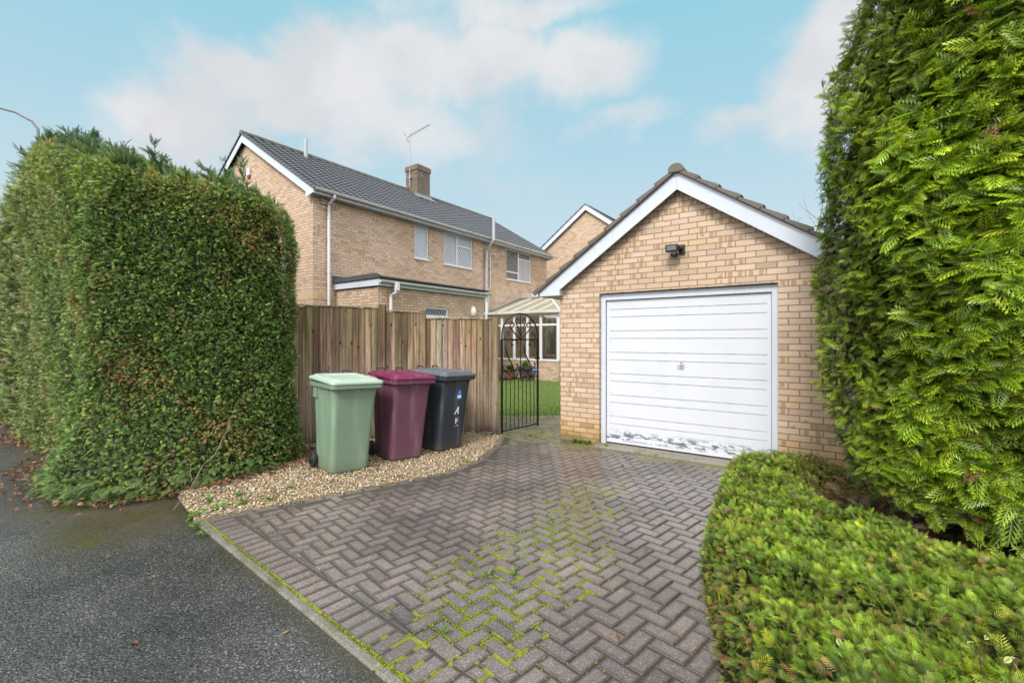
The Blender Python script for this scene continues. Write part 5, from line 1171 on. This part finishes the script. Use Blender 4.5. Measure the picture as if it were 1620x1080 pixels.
# a few golden sprays that have reverted
gp = [(1.09, 2.35), (1.22, 2.30), (1.15, 2.5), (1.95, 2.33), (1.45, 2.42), (1.25, 2.72), (1.0, 1.75), (1.6, 1.62), (1.85, 1.66), (1.1, 1.95), (1.75, 1.95)]
for gx_, gy_ in gp:
    m = 5; P2 = np.c_[gx_ + RNG.normal(0, .035, m), gy_ + RNG.normal(0, .035, m), np.full(m, 0.)]; P2[:, 2] = bed_h(P2[:, 0], P2[:, 1]); c2 = pick([(.26, .25, .02), (.22, .24, .03), (.30, .28, .03)], m)
    parts.append(sprays(P2, RNG.normal(0, .6, (m, 3)) + np.array([-.2, -.1, .6]), RNG.normal(0, 1, (m, 3)), RNG.uniform(.04, .085, m), TJ2, c2, .2, c2 * 1.2))
V, F, C = join(parts); np_mesh('foliage', V - joff, F, M['leaf_gloss'], jun, C)
# heart of the juniper: height field
xs_ = np.linspace(.8, 3.9, 63); ys_ = np.linspace(.9, 5.6, 95); XX, YY = np.meshgrid(xs_, ys_); ins = np.array([inpoly(a, c_, BED) for a, c_ in zip(XX.ravel(), YY.ravel())]); hh = np.where(ins, bed_h(XX.ravel(), YY.ravel()) * .72 - .03, -.06)
V = np.c_[XX.ravel(), YY.ravel(), np.maximum(hh, -.06)]; I = np.arange(len(V)).reshape(XX.shape); F = np.stack([I[:-1, :-1], I[:-1, 1:], I[1:, 1:], I[1:, :-1]], -1).reshape(-1, 4); keep = ins[F].any(1)
np_mesh('branches', V - joff, F[keep], M['heart'], jun)
# ---- variegated evergreen poking out under the conifer
def leafblade(L, W_, fold=.25, n=5):
    V, F = [], []
    for i in range(n + 1):
        t = i / n; w_ = W_ * math.sin(PI * min(.999, t * .97 + .015)) ** .8; V += [(t * L, -w_ / 2, w_ * fold - .25 * L * t * t), (t * L, 0, -.25 * L * t * t), (t * L, w_ / 2, w_ * fold - .25 * L * t * t)]
    for i in range(n):
        for k in (0, 1): a = i * 3 + k; F.append((a, a + 1, a + 4, a + 3))
    return np.array(V), np.array(F)
def leaves(n, posf, Lr, Wr, colf, up=.4, rimc=None):
    Vs, Fs, Cs = [], [], []; o = 0
    for k in range(n):
        L = random.uniform(*Lr); v, f = leafblade(L, L * random.uniform(*Wr)); a = random.uniform(0, 2 * PI); m = (Matrix.Rotation(a, 3, 'Z') @ Matrix.Rotation(random.gauss(-up, .35), 3, 'Y') @ Matrix.Rotation(random.gauss(0, .5), 3, 'X'))
        v = v @ np.array(m).T + np.array(posf()); c = np.tile(np.array(colf())[None], (len(v), 1))
        if rimc is not None: c[0::3] = rimc; c[2::3] = rimc
        Vs.append(v); Fs.append(f + o); Cs.append(c); o += len(v)
    return np.concatenate(Vs), np.concatenate(Fs), np.concatenate(Cs)
def vs(name, label, x, y, z, n, r):
    t = thing(name, label, 'shrub', (x, y, 0)); V, F, C = leaves(n, lambda: (random.gauss(0, r), random.gauss(0, r), z + random.uniform(-.06, .06)), (.028, .05), (.42, .55), lambda: random.choice([(.03, .07, .025), (.05, .09, .03)]), .35, np.array([.30, .29, .11])); np_mesh('leaves', V, F, M['leaf_gloss'], t, C, True)
    b = MB()
    for k in range(6): b.tube([(0, 0, -.02), (random.gauss(0, r * .5), random.gauss(0, r * .5), z * .6), (random.gauss(0, r), random.gauss(0, r), z)], .005, 5)
    b.build('stem', bark, t)
vs('variegated_shrub', 'cream edged evergreen leaves in the dark gap under the tall conifer', 2.98, 2.62, .30, 34, .12)
vs('variegated_shrub', 'cream edged leafy shoot poking through the juniper at the bottom right corner', 1.74, 1.60, .42, 9, .06)
vs('variegated_shrub', 'cream edged shoot in the juniper at the bottom edge, left of the corner one', 1.20, 1.60, .41, 8, .05)

# ------------------------------------------------------------------ litter, weeds, lawn, pots, twig, lamp, bare tree
def litter(name, label, pts, Lr=(.022, .055)):
    it = iter(pts); V, F, C = leaves(len(pts), lambda: next(it), Lr, (.5, .8), lambda: random.choice([(.15, .07, .035), (.20, .10, .05), (.11, .06, .035), (.08, .045, .028), (.24, .15, .08), (.18, .06, .028)]), .0)
    tag(np_mesh(name, V, F, M['litter'], None, C, True), label, 'leaves', kind='stuff')
pts = []
for k in range(2600):
    s = random.uniform(scorn - 7, HLn - .1); x, y, nx, ny = [float(v[0]) for v in hedge_pt(np.array([s]))]; f0 = float(flare(s, 0.0))
    cl = .5 + .5 * math.sin(s * 2.3) + random.gauss(0, .3)
    if cl < (.45 if s < scorn else .1): continue
    d = abs(random.gauss(0, .17 if s > scorn else .26)) - .08 + f0; pts.append((x + nx * d, y + ny * d, .015 + random.random() * .025))
for k in range(150): pts.append((-3.1 + random.gauss(0, .12), 5.1 + random.gauss(0, .3), .03 + random.random() * .02))
for k in range(130):
    x, y = random.uniform(-3.2, -.3), random.uniform(4.3, 7.4)
    if inpoly(x, y, GR): pts.append((x, y, .03 + .01 * random.random()))
litter('fallen_leaves', 'brown dead leaves drifted along the foot of the hedge and over the gravel', pts)
pts = [(random.uniform(1.1, 2.6), random.uniform(1.7, 4.5)) for k in range(26)]
litter('dead_leaves', 'scattered dead leaves caught on top of the juniper', [(x, y, float(bed_h(np.array([x]), np.array([y]))[0]) + .03) for x, y in pts if inpoly(x, y, BED)], (.035, .06))
pts = [(-1.93, 2.35, -.008), (-1.55, 2.05, -.008), (-2.35, 3.0, -.008), (-.95, 1.62, -.008), (-2.9, 3.3, -.008), (-1.2, 2.45, -.008), (.35, 3.9, .008), (.9, 5.2, .008), (1.35, 5.6, .008), (1.0, 3.35, .008), (.1, 4.7, .008), (.55, 2.4, .008)]
litter('stray_leaves', 'single fallen leaves lying on the wet road and paving', pts, (.025, .05))
def weed(x, y, z, r, n=12):
    V, F, C = leaves(n, lambda: (random.gauss(0, r * .15), random.gauss(0, r * .15), .005), (r * .6, r * 1.1), (.18, .3), lambda: random.choice([(.10, .19, .03), (.14, .24, .04), (.08, .15, .03)]), .55)
    o = np_mesh('weed', V, F, M['grass'], None, C, True); o.location = (x, y, z); return tag(o, 'small green weed rooted in a joint or in the gravel', 'weed', 'weeds in the gravel and paving')
for x, y, r in ((-2.68, 4.18, .10), (-2.55, 4.30, .09), (-2.78, 4.0, .09), (-2.35, 4.42, .08), (-2.3, 4.75, .07), (-2.72, 4.55, .08), (-2.9, 4.35, .10), (-1.25, 5.1, .05), (-2.62, 3.78, .07), (-2.45, 3.62, .06), (1.0, 6.86, .12), (1.12, 6.75, .10), (.93, 6.9, .09), (1.36, 6.55, .08), (1.8, 6.2, .05), (2.1, 5.98, .05), (2.35, 5.80, .05), (-.16, 2.98, .06), (.02, 3.02, .05), (-.35, 2.42, .04), (.3, 7.35, .05), (.5, 7.6, .05), (-.6, 5.75, .05), (-.4, 7.38, .07)):
    weed(x, y, .004, r, 14)
# moss cushions riding up out of the joints
mp = []
for k in range(60000):
    a = random.gauss(0, .85); c_ = random.gauss(0, .24); an = math.atan2(2.5, 1.25); x = .15 + a * math.cos(an) - c_ * math.sin(an); y = 3.25 + a * math.sin(an) + c_ * math.cos(an)
    ux = (x * px_.x + y * px_.y) / .1; uy = (x * py_.x + y * py_.y) / .1; i, j = math.floor(ux), math.floor(uy); fx, fy_ = ux - i, uy - j; c = (i - j) % 4
    # distance to the closest real joint of the herringbone
    dd = []
    if c in (0, 1): dd += [fy_, 1 - fy_, fx if c == 0 else 1 - fx]
    else: dd += [fx, 1 - fx, fy_ if c == 3 else 1 - fy_]
    if min(dd) * .1 > .006: continue
    if math.sin(x * 5.1 + y * 3.3) + math.sin(y * 7.7 - x * 4.2) + random.gauss(0, .35) < .3: continue
    if (x - KX) * KN.x + (y - KY) * KN.y < .26: continue
    mp.append((x, y))
    if len(mp) > 4200: break
for k in range(900):
    l = -random.uniform(.2, 3.6); q = kp(l, .052 + random.gauss(0, .006))
    if math.sin(l * 4.3) + random.gauss(0, .5) > -.3: mp.append(q)
mp = np.array(mp); N = len(mp); r = RNG.uniform(.003, .0066, (N, 1)); V = IV[None] * r[:, None] * np.array([1, 1, .75]) * (1 + .2 * RNG.normal(size=(N, len(IV), 1))); V = V + np.c_[mp, np.full(N, -.001)][:, None]
mc = pick([(.16, .20, .01), (.21, .24, .012), (.11, .14, .01), (.08, .12, .015)], N)
tag(np_mesh('moss', V.reshape(-1, 3), (IF[None] + (np.arange(N) * len(IV))[:, None, None]).reshape(-1, 3), M['grass'], None, np.repeat(mc, len(IV), 0), True), 'bright green moss growing in the joints of the block paving', 'moss', kind='stuff')
# lawn
LA = [np.array(p, float) for p in ((-3.6, 9.35, -.002), (2.75, 9.35, -.002), (7.0, 15.3, .13), (-.9, 17.6, .13))]
b = MB(); b.face([tuple(p) for p in LA]); tag(b.build('lawn', M['lawn']), kind='structure')
n = 26000; u = RNG.uniform(0, 1, (n, 1)); v = RNG.uniform(0, 1, (n, 1)) ** 1.5; P = (LA[0] * (1 - u) + LA[1] * u) * (1 - v) + (LA[3] * (1 - u) + LA[2] * u) * v
h = RNG.uniform(.03, .075, (n, 1)); d = RNG.normal(0, .4, (n, 3)) + np.array([0, 0, 1.]); side = nrm(RNG.normal(0, 1, (n, 3)) * np.array([1, 1, 0])) * .006
V = np.stack([P - side, P + side, P + nrm(d) * h], 1); c = pick([(.13, .25, .03), (.17, .30, .04), (.10, .19, .025), (.20, .25, .06)], n); C = np.stack([c * .6, c * .6, c * 1.25], 1)
tag(np_mesh('grass', V.reshape(-1, 3), np.arange(3 * n).reshape(-1, 3), M['grass'], None, C.reshape(-1, 3)), 'short wet green lawn grass beyond the gate', 'grass', kind='stuff')
# planting against the conservatory wall
def pot(name, label, xl, yl, r, h, mt, flower):
    t = thing(name, label, 'plant pot', on_house(xl, yl, GZ), RZ); b = MB()
    b.loft([[(math.cos(a) * q, math.sin(a) * q, z) for a in [k * PI / 10 for k in range(20)]] for z, q in ((0, r * .7), (h * .8, r), (h * .8, r * 1.1), (h, r * 1.12), (h, r * .95), (h * .9, r * .9))]); b.build('pot', M[mt], t, smooth='auto', fix=True)
    V, F, C = leaves(110, lambda: (max(-r, min(r, random.gauss(0, r * .28))), max(-r, min(r, random.gauss(0, r * .28))), h + random.uniform(-.02, .15)), (.07, .14), (.3, .5), lambda: random.choice([(.07, .13, .03), (.10, .17, .04), (.30, .28, .03) if flower else (.06, .1, .03)]), .5); np_mesh('plant', V, F, M['grass'], t, C, True)
pot('plant_pot', 'terracotta pot with pale green plant left of the gate centre against the conservatory', 1.35, 6.7, .17, .32, 'terracotta', False)
pot('plant_pot', 'dark glazed pot with yellow flowers right of the gate centre against the conservatory', 2.02, 6.7, .25, .48, 'dark_pot', True)
# broken branch leaning on the hedge
br_ = thing('fallen_branch', 'thin bare broken branch leaning against the left hedge', 'branch', (-3.07, 4.13, 0)); o = MB()
pp = [(.1, -.05, .01), (.10, .2, .16), (.08, .38, .30), (.10, .52, .36), (.06, .75, .52), (.05, .88, .60)]; o.tube(cr3([(x - .1, y + .05, z) for x, y, z in pp], 4), .0042, 6); o.tube([(0, .25, .16), (-.06, .3, .28), (-.07, .33, .34)], .003, 5); o.tube([(-.02, .43, .30), (.08, .44, .40)], .003, 5)
o.build('stem', paint_mat('pale_bare_twig', (.15, .11, .08), .8), br_, smooth=True)
# street lamp beyond the hedge
la = thing('street_lamp', 'grey street lamp column with curved arm rising behind the left hedge', 'street lamp', (-14.55, 14.0, 0))
b = MB(); b.tube([(0, 0, 0), (0, 0, 1.2), (0, 0, 1.25), (0, 0, 7.7), (-.02, 0, 8.0), (-.15, -.05, 8.22), (-.5, -.2, 8.42), (-2.2, -.9, 8.72)], [.09, .09, .06, .05, .04, .035, .03, .028], 10); b.build('column', paint_mat('dull_galvanised_steel', (.16, .17, .18), .6), la, smooth='auto')
b = MB(); b.loft([[(-2.1, -.86 + y, 8.70 + z) for y, z in ((-.08, -.03), (.08, -.03), (.06, .08), (-.06, .08))], [(-2.45, -1.0 + y, 8.76 + z) for y, z in ((-.13, -.06), (.13, -.06), (.1, .1), (-.1, .1))], [(-2.8, -1.14 + y, 8.80 + z) for y, z in ((-.07, -.03), (.07, -.03), (.05, .05), (-.05, .05))]]); b.build('lantern', M['grey_pipe'], la, bevel=.02, fix=True)
# bare winter tree beyond the garage
bt_ = thing('bare_tree', 'leafless thin branched tree beyond the garage roof', 'tree', (14.0, 20.4, 0)); bt_.scale = (.85, .85, .92); tb = MB(); bb = MB()
def grow(m, p, d, L, r, dep):
    q = p + d * L; mid = (p + q) / 2 + Vector((random.gauss(0, .04), random.gauss(0, .04), 0)) * L; m.tube([p, mid, q], [r, r * .85, r * .7], 6 if r > .02 else 4)
    if dep == 0: return
    for k in range(random.choice([2, 3])):
        nd = (d + Vector((random.gauss(0, .42), random.gauss(0, .42), random.gauss(.05, .25)))).normalized(); grow(bb, q if k < 2 else mid, nd, L * random.uniform(.6, .85), r * .6, dep - 1)
grow(tb, Vector((0, 0, -.05)), Vector((0, 0, 1)), 3.0, .12, 5)
tb.build('trunk', bark, bt_, smooth=True); bb.build('branches', paint_mat('grey_twigs', (.13, .105, .085), .9), bt_)
